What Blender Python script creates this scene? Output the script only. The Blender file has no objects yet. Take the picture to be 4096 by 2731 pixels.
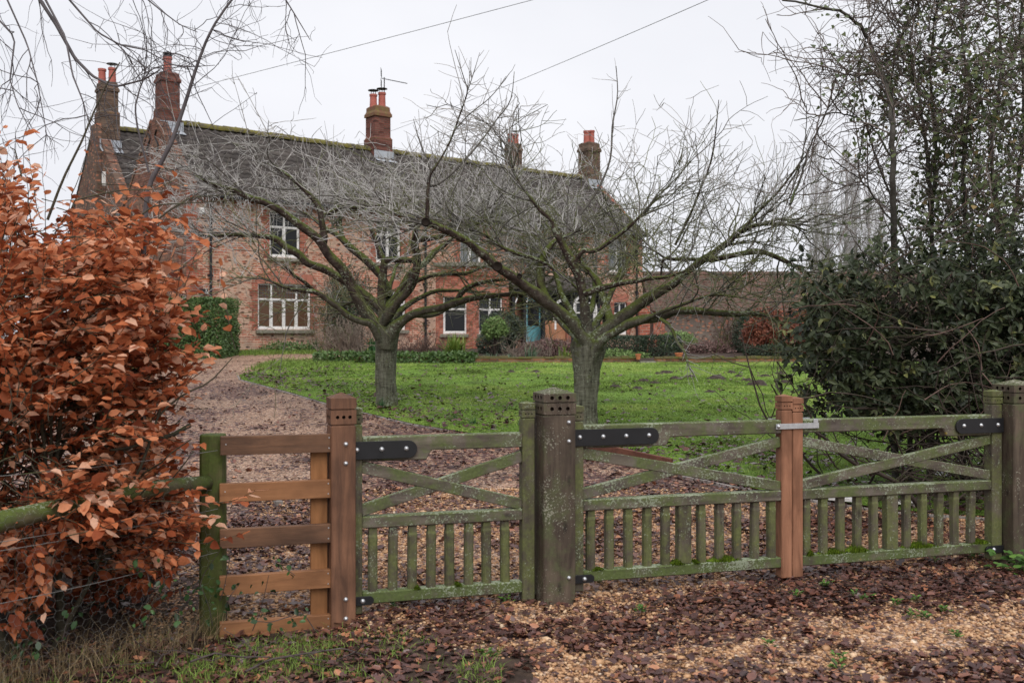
import bpy, bmesh, math, random
import numpy as np
from mathutils import Vector, Matrix
R = math.radians
rng = np.random.default_rng(7)
random.seed(7)
scene = bpy.context.scene
COL = scene.collection
EYE = 1.62
F = 3982.0; CX = 2048.0; CY = 1345.0

def P(x, y, d):
    """point seen at photo pixel x,y at depth d (metres)"""
    return np.array([(x - CX) / F * d, d, EYE - (y - CY) / F * d])

def gz(X, Y):
    X = np.asarray(X, float); Y = np.asarray(Y, float)
    return 0.044*np.clip(Y-7.0, 0, 25.0) - .06*np.clip((-.55-X)/.5, 0, 1)*np.clip((5.85-Y)/.22, 0, 1)

# ------------------------------------------------------------------ helpers
def link(o, parent=None):
    COL.objects.link(o)
    if parent is not None: o.parent = parent
    return o

def tag(o, label, cat, group=None, kind=None):
    o['label'] = label; o['category'] = cat
    if group: o['group'] = group
    if kind: o['kind'] = kind
    return o

def thing(name, label, cat, loc=(0, 0, 0), rotz=0.0, group=None):
    o = bpy.data.objects.new(name, None)
    o.empty_display_size = 0.1
    o.location = loc; o.rotation_euler = (0, 0, rotz)
    link(o); tag(o, label, cat, group)
    return o

def copy_tree(o, parent=None):
    c = o.copy(); link(c, parent)
    for ch in list(o.children): copy_tree(ch, c)
    return c

def npmesh(name, V, faces, mat, parent=None, tint=None, smooth=False, attrs=None):
    """faces: list of int arrays (m,k)"""
    me = bpy.data.meshes.new(name)
    V = np.asarray(V, np.float32)
    me.vertices.add(len(V)); me.vertices.foreach_set('co', V.ravel())
    faces = [np.asarray(f, np.int32) for f in faces if len(f)]
    nl = sum(f.size for f in faces); npz = sum(len(f) for f in faces)
    me.loops.add(nl); me.polygons.add(npz)
    me.loops.foreach_set('vertex_index', np.concatenate([f.ravel() for f in faces]))
    tot = np.concatenate([np.full(len(f), f.shape[1], np.int32) for f in faces])
    st = np.concatenate([[0], np.cumsum(tot)[:-1]]).astype(np.int32)
    me.polygons.foreach_set('loop_start', st)
    try: me.polygons.foreach_set('loop_total', tot)
    except Exception: pass
    if smooth: me.polygons.foreach_set('use_smooth', np.ones(npz, bool))
    if tint is not None:
        a = me.attributes.new('tint', 'FLOAT', 'POINT'); a.data.foreach_set('value', np.asarray(tint, np.float32))
    for k, v in (attrs or {}).items():
        a = me.attributes.new(k, 'FLOAT', 'POINT'); a.data.foreach_set('value', np.asarray(v, np.float32))
    me.update(calc_edges=True); me.validate()
    if mat: me.materials.append(mat)
    return link(bpy.data.objects.new(name, me), parent)

class MB:
    def __init__(s): s.v = []; s.f = []
    def add(s, vs, fs):
        b = len(s.v); s.v += [tuple(map(float, p)) for p in vs]; s.f += [tuple(b + i for i in q) for q in fs]
    def box(s, x0, x1, y0, y1, z0, z1):
        s.add([(x0,y0,z0),(x1,y0,z0),(x1,y1,z0),(x0,y1,z0),(x0,y0,z1),(x1,y0,z1),(x1,y1,z1),(x0,y1,z1)],
              [(0,3,2,1),(4,5,6,7),(0,1,5,4),(1,2,6,5),(2,3,7,6),(3,0,4,7)])
    def prism(s, poly, a0, a1, axis='y'):
        """poly of (p,q) extruded along axis"""
        n = len(poly)
        def mk(p, q, a): return {'y': (p, a, q), 'x': (a, p, q), 'z': (p, q, a)}[axis]
        vs = [mk(p, q, a0) for p, q in poly] + [mk(p, q, a1) for p, q in poly]
        fs = [tuple(range(n)), tuple(range(2*n-1, n-1, -1))] + [(i, i+n, (i+1) % n + n, (i+1) % n) for i in range(n)]
        s.add(vs, fs)
    def loft(s, rings, cap=True):
        n = len(rings[0]); b = len(s.v)
        for r in rings: s.v += [tuple(map(float, p)) for p in r]
        for k in range(len(rings) - 1):
            for i in range(n):
                s.f.append((b+k*n+i, b+k*n+(i+1) % n, b+(k+1)*n+(i+1) % n, b+(k+1)*n+i))
        if cap:
            s.f.append(tuple(b+i for i in range(n-1, -1, -1))); s.f.append(tuple(b+(len(rings)-1)*n+i for i in range(n)))
    def lathe(s, prof, c=(0, 0, 0), n=14, axis='z'):
        rings = []
        for r, h in prof:
            ring = []
            for i in range(n):
                a = 2*math.pi*i/n
                if axis == 'z': ring.append((c[0]+r*math.cos(a), c[1]+r*math.sin(a), c[2]+h))
                elif axis == 'y': ring.append((c[0]+r*math.cos(a), c[1]-h, c[2]+r*math.sin(a)))
                else: ring.append((c[0]+h, c[1]+r*math.cos(a), c[2]+r*math.sin(a)))
            rings.append(ring)
        s.loft(rings)
    def tube(s, pts, r, n=6):
        pts = [Vector(p) for p in pts]; rings = []
        for i, p in enumerate(pts):
            t = (pts[min(i+1, len(pts)-1)] - pts[max(i-1, 0)]).normalized()
            a = t.orthogonal().normalized() if abs(t.z) > .99 else t.cross(Vector((0, 0, 1))).normalized()
            b = t.cross(a); rr = float(r[i] if hasattr(r, '__len__') else r)
            rings.append([p + rr*(math.cos(2*math.pi*k/n)*a + math.sin(2*math.pi*k/n)*b) for k in range(n)])
        s.loft(rings)
    def build(s, name, mat, parent=None, bevel=0.0, smooth=False, seg=1, fix=True):
        me = bpy.data.meshes.new(name); me.from_pydata(s.v, [], s.f)
        bm = bmesh.new(); bm.from_mesh(me)
        if fix: bmesh.ops.recalc_face_normals(bm, faces=bm.faces)
        if bevel > 0:
            es = [e for e in bm.edges if len(e.link_faces) == 2 and e.calc_face_angle(0) > 0.6]
            bmesh.ops.bevel(bm, geom=es, offset=bevel, segments=seg, affect='EDGES', clamp_overlap=True)
        if smooth:
            for f in bm.faces: f.smooth = True
        bm.to_mesh(me); bm.free()
        if mat: me.materials.append(mat)
        return link(bpy.data.objects.new(name, me), parent)

def box(name, mat, parent, x0, x1, y0, y1, z0, z1, bevel=0.0):
    m = MB(); m.box(x0, x1, y0, y1, z0, z1); return m.build(name, mat, parent, bevel)

class Tubes:
    """many thin branches in one mesh; polylines are batched by point count"""
    def __init__(s): s.g = {}
    def add(s, pts, r, sides=4, tint=0.5):
        pts = np.asarray(pts, float); r = np.broadcast_to(np.asarray(r, float), (len(pts),))
        s.g.setdefault((len(pts), sides), []).append((pts, r, tint))
    def build(s, name, mat, parent=None, smooth=True):
        Vs = []; Fs = []; Ts = []; base = 0
        for (n, k), L in s.g.items():
            A = np.stack([l[0] for l in L]); r = np.stack([l[1] for l in L]); t = np.array([l[2] for l in L]); m = len(L)
            T = np.empty_like(A); T[:, 1:-1] = A[:, 2:] - A[:, :-2]; T[:, 0] = A[:, 1] - A[:, 0]; T[:, -1] = A[:, -1] - A[:, -2]
            T /= np.linalg.norm(T, axis=2, keepdims=True) + 1e-9
            main = A[:, -1] - A[:, 0]; main /= np.linalg.norm(main, axis=1, keepdims=True) + 1e-9
            ref = np.where(np.abs(main[:, 2:3]) > .75, np.array([[1., .13, 0]]), np.array([[.05, .1, 1.]]))[:, None, :]
            U = np.cross(T, ref); U /= np.linalg.norm(U, axis=2, keepdims=True) + 1e-9
            W = np.cross(T, U)
            a = np.arange(k) * 2 * np.pi / k
            ring = A[:, :, None, :] + r[:, :, None, None] * (np.cos(a)[None, None, :, None] * U[:, :, None, :] + np.sin(a)[None, None, :, None] * W[:, :, None, :])
            Vs.append(ring.reshape(-1, 3)); Ts.append(np.repeat(t, n * k))
            i = np.arange(m)[:, None, None] * n * k + np.arange(n - 1)[None, :, None] * k; j = np.arange(k)[None, None, :]; j2 = (j + 1) % k
            q = np.stack([i + j, i + j2, i + k + j2, i + k + j], -1).reshape(-1, 4) + base
            Fs.append(q); base += m * n * k
        return npmesh(name, np.concatenate(Vs), [np.concatenate(Fs)], mat, parent, np.concatenate(Ts), smooth)

def unit(v):
    v = np.asarray(v, float); return v / (np.linalg.norm(v, axis=-1, keepdims=True) + 1e-9)

def grow(p, d, L, n, wig=.25, up=0.0, droop=0.0):
    """a wandering polyline"""
    p = np.array(p, float); d = unit(d); out = [p.copy()]
    st = L / (n - 1)
    for i in range(n - 1):
        d = unit(d + rng.normal(0, wig, 3) + np.array([0, 0, up - droop]))
        p = p + d * st; out.append(p.copy())
    return np.array(out)

# leaf shapes (along +x, width y, curl z)
LEAF_V = np.array([(0,0,0),(.33,0,-.05),(.68,0,-.05),(1,0,-.14),(.30,.26,.09),(.68,.24,.06),(.30,-.26,.09),(.68,-.24,.06)])
LEAF_F = np.array([(0,1,4),(1,2,5),(1,5,4),(2,3,5),(0,6,1),(1,6,7),(1,7,2),(2,7,3)])
DIA_V = np.array([(0,0,0),(.5,.26,.05),(1,0,-.06),(.5,-.26,.05)])
DIA_F = np.array([(0,2,1),(0,3,2)])
IVY_V = np.array([(0,0,0),(.12,.42,.02),(.5,.30,.03),(1,0,-.08),(.5,-.30,.03),(.12,-.42,.02),(.4,0,-.04)])
IVY_F = np.array([(0,6,1),(1,6,2),(2,6,3),(3,6,4),(4,6,5),(5,6,0)])
MAP_V = np.array([(0,0,0),(.25,.5,.06),(.45,.22,.0),(.75,.36,.1),(1,0,.02),(.75,-.36,.12),(.45,-.22,.0),(.25,-.5,.05),(.42,0,-.05)])
MAP_F = np.array([(0,8,1),(1,8,2),(2,8,3),(3,8,4),(4,8,5),(5,8,6),(6,8,7),(7,8,0)])

def leaves(name, tpl, pos, axis, nrm, size, tint, mat, parent=None, wid=None, smooth=False):
    V0, F0 = tpl
    pos = np.asarray(pos, float); n = len(pos)
    x = unit(axis); z = np.asarray(nrm, float); z = unit(z - (z * x).sum(1, keepdims=True) * x); y = np.cross(z, x)
    size = np.broadcast_to(np.asarray(size, float), (n,)); wid = np.ones(n) if wid is None else wid
    curl = rng.uniform(-.5, 2.2, n)
    V = pos[:, None, :] + size[:, None, None] * (V0[None, :, 0, None] * x[:, None, :] + (wid[:, None, None] * V0[None, :, 1, None]) * y[:, None, :] + (curl[:, None, None] * V0[None, :, 2, None]) * z[:, None, :])
    Fc = (F0[None] + (np.arange(n) * len(V0))[:, None, None]).reshape(-1, F0.shape[1])
    return npmesh(name, V.reshape(-1, 3), [Fc], mat, parent, np.repeat(np.asarray(tint, float), len(V0)), smooth)

def vnoise(x, y, seed=0):
    x = np.asarray(x, float); y = np.asarray(y, float)
    xi = np.floor(x).astype(int); yi = np.floor(y).astype(int); fx = x - xi; fy = y - yi
    fx = fx*fx*(3-2*fx); fy = fy*fy*(3-2*fy)
    def h(a, b):
        v = np.sin(a * 127.1 + b * 311.7 + seed * 74.7) * 43758.5453; return v - np.floor(v)
    return (h(xi, yi)*(1-fx) + h(xi+1, yi)*fx)*(1-fy) + (h(xi, yi+1)*(1-fx) + h(xi+1, yi+1)*fx)*fy
def fbm(x, y, seed=0, o=4):
    s = 0; a = .5; t = 0
    for i in range(o):
        s = s + a*vnoise(x*2**i, y*2**i, seed+i); t += a; a *= .55
    return s/t
def inpoly(px, py, poly):
    px = np.asarray(px); py = np.asarray(py); c = np.zeros(px.shape, bool); j = len(poly)-1
    for i in range(len(poly)):
        xi, yi = poly[i]; xj, yj = poly[j]
        c ^= ((yi > py) != (yj > py)) & (px < (xj-xi)*(py-yi)/(yj-yi+1e-12)+xi); j = i
    return c

# ------------------------------------------------------------------ materials
class NT:
    def __init__(s, name):
        s.m = bpy.data.materials.new(name); s.m.use_nodes = True; s.t = s.m.node_tree
        s.b = s.t.nodes['Principled BSDF']; s.out = s.t.nodes['Material Output']
    def n(s, ty, props=None, **inp):
        nd = s.t.nodes.new(ty)
        for k, v in (props or {}).items(): setattr(nd, k, v)
        for k, v in inp.items():
            k = k.replace('_', ' ')
            key = int(k[1:]) if k[0] == 'i' and k[1:].isdigit() else k
            s.set(nd.inputs[key], v)
        return nd
    def set(s, sock, v):
        if isinstance(v, bpy.types.NodeSocket): s.t.links.new(v, sock)
        elif isinstance(v, bpy.types.Node): s.t.links.new(v.outputs[0], sock)
        else:
            if hasattr(sock.default_value, '__len__') and not hasattr(v, '__len__'): v = (v,)*len(sock.default_value)
            if hasattr(v, '__len__') and len(v) == 3 and len(sock.default_value) == 4: v = (*v, 1)
            sock.default_value = v
    def coord(s, scale=(1, 1, 1), rand=False, out='Object'):
        c = s.n('ShaderNodeTexCoord').outputs[out]
        if rand:
            r = s.n('ShaderNodeObjectInfo').outputs['Random']
            k = s.n('ShaderNodeMath', {'operation': 'MULTIPLY'}, i0=r, i1=37.0)
            c = s.n('ShaderNodeVectorMath', {'operation': 'ADD'}, i0=c, i1=k.outputs[0]).outputs[0]
        return s.n('ShaderNodeMapping', i0=c, Scale=scale).outputs[0]
    def noise(s, vec, scale, detail=4, rough=.55, dist=0.0):
        return s.n('ShaderNodeTexNoise', Vector=vec, Scale=scale, Detail=detail, Roughness=rough, Distortion=dist).outputs[0]
    def voro(s, vec, scale, feat='F1', rnd=1.0):
        return s.n('ShaderNodeTexVoronoi', {'feature': feat}, Vector=vec, Scale=scale, Randomness=rnd)
    def ramp(s, fac, stops, interp='LINEAR'):
        nd = s.n('ShaderNodeValToRGB', i0=fac); cr = nd.color_ramp; cr.interpolation = interp
        while len(cr.elements) < len(stops): cr.elements.new(.5)
        for e, (p, c) in zip(cr.elements, stops):
            e.position = p; e.color = (c, c, c, 1) if not hasattr(c, '__len__') else (*c[:3], 1)
        return nd.outputs[0]
    def mix(s, f, a, b, mode='MIX'):
        nd = s.n('ShaderNodeMix', {'data_type': 'RGBA', 'blend_type': mode})
        s.set(nd.inputs[0], f); s.set(nd.inputs[6], a); s.set(nd.inputs[7], b); return nd.outputs[2]
    def math(s, op, a, b=0.0, c=None):
        nd = s.n('ShaderNodeMath', {'operation': op}, i0=a, i1=b)
        if c is not None: s.set(nd.inputs[2], c)
        return nd.outputs[0]
    def attr(s, name): return s.n('ShaderNodeAttribute', {'attribute_name': name}).outputs['Fac']
    def bump(s, h, strength=.5, dist=.02):
        nd = s.n('ShaderNodeBump', Height=h, Strength=strength, Distance=dist); s.set(s.b.inputs['Normal'], nd.outputs[0])
    def fin(s, col, rough=.7, spec=.3):
        s.set(s.b.inputs['Base Color'], col); s.set(s.b.inputs['Roughness'], rough); s.set(s.b.inputs['Specular IOR Level'], spec)
        return s.m
    def nz(s):
        g = s.n('ShaderNodeNewGeometry').outputs['Normal']; return s.n('ShaderNodeSeparateXYZ', i0=g).outputs[2]

def noisemat(name, stops, scale=8, detail=5, rough=.7, spec=.3, bump=.3, bd=.01, stretch=(1, 1, 1), rand=False, metal=0.0):
    t = NT(name); v = t.coord(stretch, rand); f = t.noise(v, scale, detail, .6)
    if bump: t.bump(f, bump, bd)
    t.b.inputs['Metallic'].default_value = metal
    return t.fin(t.ramp(f, stops), rough, spec)

def leafmat(name, stops, rough=.5, spec=.3, trans=.25):
    t = NT(name); f = t.attr('tint'); c = t.ramp(f, stops)
    n = t.noise(t.coord(), 40, 2); c = t.mix(.35, c, t.mix(1.0, c, t.ramp(n, [(.3, .55), (.7, 1.35)]), 'MULTIPLY'))
    m = t.fin(c, rough, spec)
    if trans:
        tr = t.n('ShaderNodeBsdfTranslucent', Color=c); mx = t.n('ShaderNodeMixShader', i0=trans, i1=t.b.outputs[0], i2=tr.outputs[0])
        t.t.links.new(mx.outputs[0], t.out.inputs[0])
    return m

def woodmat(name, dark, light, axis='x', moss=0.0, lichen=0.0, mosscol=(.070, .088, .034), lichcol=(.25, .28, .20), rough=.7, wet=0.0, weather=0.0):
    t = NT(name)
    st = {'x': (.12, 1, 1), 'z': (1, 1, .12), 'y': (1, .12, 1)}[axis]
    vg = t.coord(tuple(22*k for k in st), True); v = t.coord((1, 1, 1), True)
    g = t.noise(vg, 1.0, 6, .65, .6); big = t.noise(v, 3.0, 4)
    c = t.mix(t.ramp(g, [(.30, 0.0), (.70, 1.0)]), dark, light)
    c = t.mix(t.ramp(big, [(.40, 0.0), (.72, .75)]), c, tuple(.55*d for d in dark))
    kn = t.voro(t.coord((3.2, 3.2, 1.3) if axis == 'z' else (1.3, 3.2, 3.2), True), 2.2); c = t.mix(t.ramp(kn.outputs[0], [(.05, .8), (.13, 0.0)]), c, tuple(.35*d for d in dark))
    h = g
    if weather:
        c = t.mix(t.ramp(t.noise(v, 5.5, 4, .6), [(.62-.35*weather, 0.0), (.85-.35*weather, .8)]), c, (.15, .125, .11))
    if moss:
        mn = t.noise(v, 6.5, 6, .7); up = t.math('MULTIPLY', t.nz(), .16)
        f = t.math('ADD', mn, up)
        c = t.mix(t.ramp(f, [(.72-.42*moss, 0.0), (.90-.42*moss, .9)]), c, t.mix(t.noise(v, 60, 3), tuple(.45*k for k in mosscol), tuple(1.7*k for k in mosscol)))
    if lichen:
        l1 = t.noise(v, 75, 4, .7); l2 = t.noise(v, 4.2, 3); lf = t.math('ADD', l1, t.math('MULTIPLY', l2, .6))
        lf = t.math('ADD', lf, t.math('MULTIPLY', t.nz(), .10))
        mk = t.ramp(lf, [(.98-.22*lichen, 0.0), (1.0-.22*lichen+.015, .85)])
        c = t.mix(mk, c, lichcol)
        yl = t.voro(v, 9.0); mk2 = t.math('MULTIPLY', t.ramp(yl.outputs[0], [(.06, 1.0), (.12, 0.0)]), t.ramp(t.noise(v, 2.3, 2), [(.62, 0.0), (.68, .7)]))
        c = t.mix(mk2, c, (.30, .22, .03))
        h = t.math('ADD', h, t.math('MULTIPLY', mk, .4))
    t.bump(h, .5, .006)
    return t.fin(c, rough, .3)

def flat(name, col, rough=.5, spec=.4, metal=0.0):
    t = NT(name); t.b.inputs['Metallic'].default_value = metal
    n = t.noise(t.coord((1, 1, 1), True), 14, 4); c = t.mix(1.0, col, t.ramp(n, [(.25, .72), (.75, 1.18)]), 'MULTIPLY')
    return t.fin(c, rough, spec)

def barkmat(name, cols, moss=.5, scale=10, mosscol=(.055, .085, .012), lich=.3, tintmix=False, stretch=(1, 1, 1)):
    t = NT(name); v = t.coord(stretch); n = t.noise(v, scale, 6, .7); v1 = t.coord()
    c = t.ramp(n, cols)
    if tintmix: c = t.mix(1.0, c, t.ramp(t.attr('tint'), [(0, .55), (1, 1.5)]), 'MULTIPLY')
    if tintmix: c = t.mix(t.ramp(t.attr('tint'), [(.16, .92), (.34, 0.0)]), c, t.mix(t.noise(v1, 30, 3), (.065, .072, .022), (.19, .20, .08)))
    if moss:
        f = t.math('ADD', t.noise(v1, 3.5, 5, .7), t.math('MULTIPLY', t.nz(), .22))
        c = t.mix(t.ramp(f, [(.78-.4*moss, 0.0), (.98-.4*moss, 1.0)]), c, t.mix(t.noise(v1, 45, 3), tuple(.4*k for k in mosscol), tuple(1.7*k for k in mosscol)))
    if lich:
        f = t.math('ADD', t.noise(v1, 22, 4, .7), t.math('MULTIPLY', t.noise(v1, 2.6, 2), .5))
        c = t.mix(t.ramp(f, [(.98-.2*lich, 0.0), (1.02-.2*lich, .8)]), c, (.26, .29, .22))
    t.bump(n, .7, .02)
    return t.fin(c, .8, .2)

def brickmat(name, b1, b2, mortar, flint=0.0, pale=0.0, dark=0.0, ms=.018):
    """coursed brick with flint patches; u runs along x+y so it works on both wall directions"""
    t = NT(name)
    s = t.n('ShaderNodeSeparateXYZ', i0=t.n('ShaderNodeTexCoord').outputs['Object'])
    u = t.math('ADD', s.outputs[0], s.outputs[1])
    v = t.n('ShaderNodeCombineXYZ', X=u, Y=s.outputs[2], Z=0.0).outputs[0]
    wob = t.n('ShaderNodeVectorMath', {'operation': 'SCALE'}, i0=t.n('ShaderNodeTexNoise', Vector=v, Scale=2.6, Detail=3).outputs[1]); wob.inputs[3].default_value = .07
    vv = t.n('ShaderNodeVectorMath', {'operation': 'ADD'}, i0=v, i1=wob.outputs[0]).outputs[0]
    br = t.n('ShaderNodeTexBrick', Vector=vv, Color1=b1, Color2=b2, Mortar=mortar, Scale=1.0)
    br.inputs['Mortar Size'].default_value = ms; br.inputs['Brick Width'].default_value = .235; br.inputs['Row Height'].default_value = .082
    br.inputs['Bias'].default_value = 0.0; br.inputs['Mortar Smooth'].default_value = .3
    c = br.outputs[0]
    # each brick fired differently
    cell = t.voro(t.n('ShaderNodeMapping', i0=vv, Scale=(4.2, 12.2, 1)).outputs[0], 1.0, rnd=.4)
    cs = t.n('ShaderNodeSeparateColor', i0=cell.outputs[1]).outputs[0]
    c = t.mix(.75, c, t.mix(1.0, c, t.ramp(cs, [(0, .42), (.45, .9), (1, 1.45)]), 'MULTIPLY'))
    if flint:
        fl = t.voro(t.n('ShaderNodeMapping', i0=vv, Scale=(5.5, 10.5, 1)).outputs[0], 1.0)
        fc = t.n('ShaderNodeSeparateColor', i0=fl.outputs[1]).outputs[1]
        fcol = t.ramp(fc, [(0, (.05, .032, .027)), (.3, (.15, .085, .06)), (.55, (.37, .19, .12)), (1, (.35, .115, .07))])
        fcol = t.mix(t.ramp(fl.outputs[0], [(.36, 0.0), (.47, 1.0)]), fcol, mortar)
        msk = t.ramp(t.noise(t.n('ShaderNodeMapping', i0=v, Scale=(.8, 1.3, 1)).outputs[0], 1.1, 4, .6), [(.62-.3*flint, 0.0), (.70-.3*flint, 1.0)])
        c = t.mix(msk, c, fcol)
    big = t.noise(v, .55, 5, .65)
    if pale: c = t.mix(t.ramp(big, [(.70-.25*pale, 0.0), (.85-.25*pale, .65)]), c, (.44, .30, .235))
    sm = t.noise(v, 3.2, 6, .7)
    c = t.mix(t.ramp(sm, [(.52, 0.0), (.80, .55+dark*.3)]), c, (.07, .05, .04))
    # damp, lime and algae low on the wall
    alg = t.math('MULTIPLY', t.ramp(s.outputs[2], [(.0, 1.0), (1.0, 0.0)]), t.ramp(t.noise(v, 1.6, 4), [(.45, 0.0), (.7, .8)]))
    c = t.mix(alg, c, (.30, .27, .22))
    t.bump(t.math('ADD', t.math('MULTIPLY', br.outputs[1], -1.0), t.math('MULTIPLY', sm, .7)), .55, .012)
    return t.fin(c, .85, .2)

M = {}
M['brick'] = brickmat('house_brick', (.44, .145, .085), (.33, .105, .068), (.47, .315, .235), flint=.62, pale=.34)
M['brick_red'] = brickmat('red_brick', (.36, .105, .065), (.27, .075, .05), (.30, .19, .14), ms=.012)
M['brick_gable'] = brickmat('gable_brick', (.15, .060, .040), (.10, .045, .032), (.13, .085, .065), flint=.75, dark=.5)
M['brick_chim'] = brickmat('chimney_brick', (.17, .056, .042), (.12, .044, .036), (.12, .08, .062), dark=.3, ms=.012)
M['brick_old'] = brickmat('old_chimney_brick', (.14, .08, .055), (.09, .06, .045), (.14, .11, .085), dark=.6, ms=.012)
M['flint'] = brickmat('barn_flint', (.15, .08, .058), (.10, .06, .048), (.15, .12, .10), flint=1.25, dark=.7)
M['lowwall'] = brickmat('garden_wall_brick', (.26, .12, .06), (.19, .09, .05), (.14, .12, .09), dark=.5, ms=.012)

def tilemat(name, cols, moss=.3, ycol=(.20, .17, .035)):
    t = NT(name); v = t.coord(); n = t.noise(v, 3.5, 6, .7); n2 = t.noise(v, 26, 4, .7)
    c = t.ramp(n, cols); c = t.mix(.6, c, t.mix(1.0, c, t.ramp(n2, [(.3, .5), (.7, 1.5)]), 'MULTIPLY'))
    cell = t.voro(t.coord((3.3, 3.3, 3.3)), 1.0); cc = t.n('ShaderNodeSeparateColor', i0=cell.outputs[1]).outputs[0]
    c = t.mix(.5, c, t.mix(1.0, c, t.ramp(cc, [(0, .55), (1, 1.45)]), 'MULTIPLY'))
    ml = t.noise(v, 7, 5, .7); c = t.mix(t.ramp(ml, [(.82-.4*moss, 0.0), (.92-.4*moss, .8)]), c, ycol)
    c = t.mix(t.ramp(t.noise(v, .7, 5, .7), [(.52, 0.0), (.75, .7)]), c, tuple(1.9*q for q in cols[1][1])); c = t.mix(t.ramp(t.noise(t.coord((1.2, .25, .25)), 1.6, 4), [(.58, 0.0), (.75, .6)]), c, (.025, .024, .02)); t.bump(n2, .4, .01); return t.fin(c, .9, .15)
M['tile'] = tilemat('grey_pantile', [(.3, (.045, .039, .038)), (.55, (.075, .065, .060)), (.8, (.115, .10, .092))], .42, (.085, .080, .035))
M['ridge'] = tilemat('mossy_ridge', [(.3, (.07, .06, .045)), (.8, (.14, .12, .09))], 1.0, (.17, .15, .03))
M['tile_red'] = tilemat('red_pantile', [(.3, (.06, .042, .036)), (.5, (.115, .062, .050)), (.65, (.16, .085, .068)), (.8, (.15, .12, .10))], .9, (.105, .10, .078))
M['verge'] = brickmat('verge_brick', (.17, .072, .046), (.12, .056, .04), (.12, .085, .065), ms=.015)
M['pot'] = noisemat('chimney_pot_clay', [(.3, (.30, .08, .06)), (.7, (.42, .13, .10))], 6)
M['lead'] = noisemat('lead_sheet', [(.3, (.26, .28, .31)), (.7, (.42, .44, .48))], 5, rough=.55)
M['mossy_cap'] = noisemat('mossy_brick_cap', [(.35, (.17, .06, .04)), (.55, (.15, .09, .04)), (.75, (.20, .165, .04))], 5)
M['leading'] = flat('dark_window_lead', (.10, .105, .11), .6, .2)
M['steel'] = noisemat('galvanised_steel', [(.3, (.42, .43, .45)), (.7, (.62, .63, .65))], 30, rough=.42, metal=.75, bump=.05)
M['black'] = flat('black_paint', (.012, .012, .014), .42, .4)
M['white'] = flat('white_paint', (.74, .72, .70), .5, .4)
M['stone'] = noisemat('sill_stone', [(.3, (.10, .10, .07)), (.55, (.22, .20, .16)), (.8, (.32, .30, .26))], 9)
M['rubbed'] = noisemat('rubbed_brick_arch', [(.3, (.30, .11, .075)), (.7, (.43, .17, .115))], 12, stretch=(1.5, 1, .1))
def glass(name, col):
    t = NT(name); t.bump(t.noise(t.coord(), 3, 2), .05, .02); return t.fin(col, .06, .12)
M['glass'] = glass('dark_window_glass', (.022, .023, .025))
M['glass_brown'] = glass('brown_blind_glass', (.105, .058, .036))  # brown of the blinds indoors, carried by the pane colour
M['glass_grey'] = glass('curtained_glass', (.16, .17, .18))
M['blue'] = flat('duck_egg_blue_paint', (.13, .33, .37), .5, .4)
M['plaster'] = noisemat('terracotta_render', [(.3, (.28, .12, .06)), (.7, (.42, .21, .12))], 4)
M['terracotta'] = noisemat('terracotta', [(.3, (.40, .12, .055)), (.7, (.52, .19, .09))], 20)

# ------------------------------------------------------------------ world, sun, camera
def setup_world():
    w = bpy.data.worlds.new('World'); scene.world = w; w.use_nodes = True; t = w.node_tree
    bg = t.nodes['Background']
    sky = t.nodes.new('ShaderNodeTexSky'); sky.sky_type = 'NISHITA'; sky.sun_disc = False
    sky.sun_elevation = R(52); sky.sun_rotation = R(172); sky.dust_density = 4.0; sky.air_density = 1.0
    hs = t.nodes.new('ShaderNodeHueSaturation'); hs.inputs['Saturation'].default_value = .12
    t.links.new(sky.outputs[0], hs.inputs['Color'])
    # the overcast: a nearly even cloud layer over what little of the sky comes through
    tc = t.nodes.new('ShaderNodeTexCoord'); mp = t.nodes.new('ShaderNodeMapping'); mp.inputs['Scale'].default_value = (1, 1, 2.2)
    nz = t.nodes.new('ShaderNodeTexNoise'); nz.inputs['Scale'].default_value = 1.6; nz.inputs['Detail'].default_value = 5
    t.links.new(tc.outputs['Generated'], mp.inputs[0]); t.links.new(mp.outputs[0], nz.inputs['Vector'])
    cr = t.nodes.new('ShaderNodeValToRGB'); cr.color_ramp.elements[0].position = .3; cr.color_ramp.elements[1].position = .7
    cr.color_ramp.elements[0].color = (6.85, 7.0, 7.6, 1); cr.color_ramp.elements[1].color = (8.35, 8.42, 8.85, 1)
    t.links.new(nz.outputs[0], cr.inputs[0])
    mx = t.nodes.new('ShaderNodeMix'); mx.data_type = 'RGBA'; mx.inputs[0].default_value = .92
    t.links.new(hs.outputs[0], mx.inputs[6]); t.links.new(cr.outputs[0], mx.inputs[7])
    t.links.new(mx.outputs[2], bg.inputs[0]); bg.inputs[1].default_value = .0690
    s = bpy.data.lights.new('sun', 'SUN'); s.energy = 1.5; s.angle = R(55); s.color = (1, .965, .92)
    so = link(bpy.data.objects.new('sun', s)); so.rotation_euler = (R(38), 0, R(8))
    cd = bpy.data.cameras.new('camera'); cam = link(bpy.data.objects.new('camera', cd)); scene.camera = cam
    cam.location = (0, 0, EYE); cam.rotation_euler = (R(90), 0, 0)
    cd.sensor_width = 36; cd.lens = 36*F/4096; cd.shift_y = -(1365.5-CY)/4096
    cd.clip_start = .05; cd.clip_end = 2000
    cd.dof.use_dof = True; cd.dof.focus_distance = 9.0; cd.dof.aperture_fstop = 4.0
    vs = scene.view_settings; vs.view_transform = 'Standard'; vs.look = 'None'; vs.exposure = 0.78; vs.gamma = 1.0
setup_world()

# ------------------------------------------------------------------ gate line
TAN = .29; ANG = math.atan(TAN); CA = math.cos(ANG)
def onl(L, off=0.0):
    """point on the gate line: L metres along it, off metres behind it"""
    return np.array([L*CA - off*math.sin(ANG), 6.03 + L*CA*TAN + off*CA, 0.0])

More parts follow.
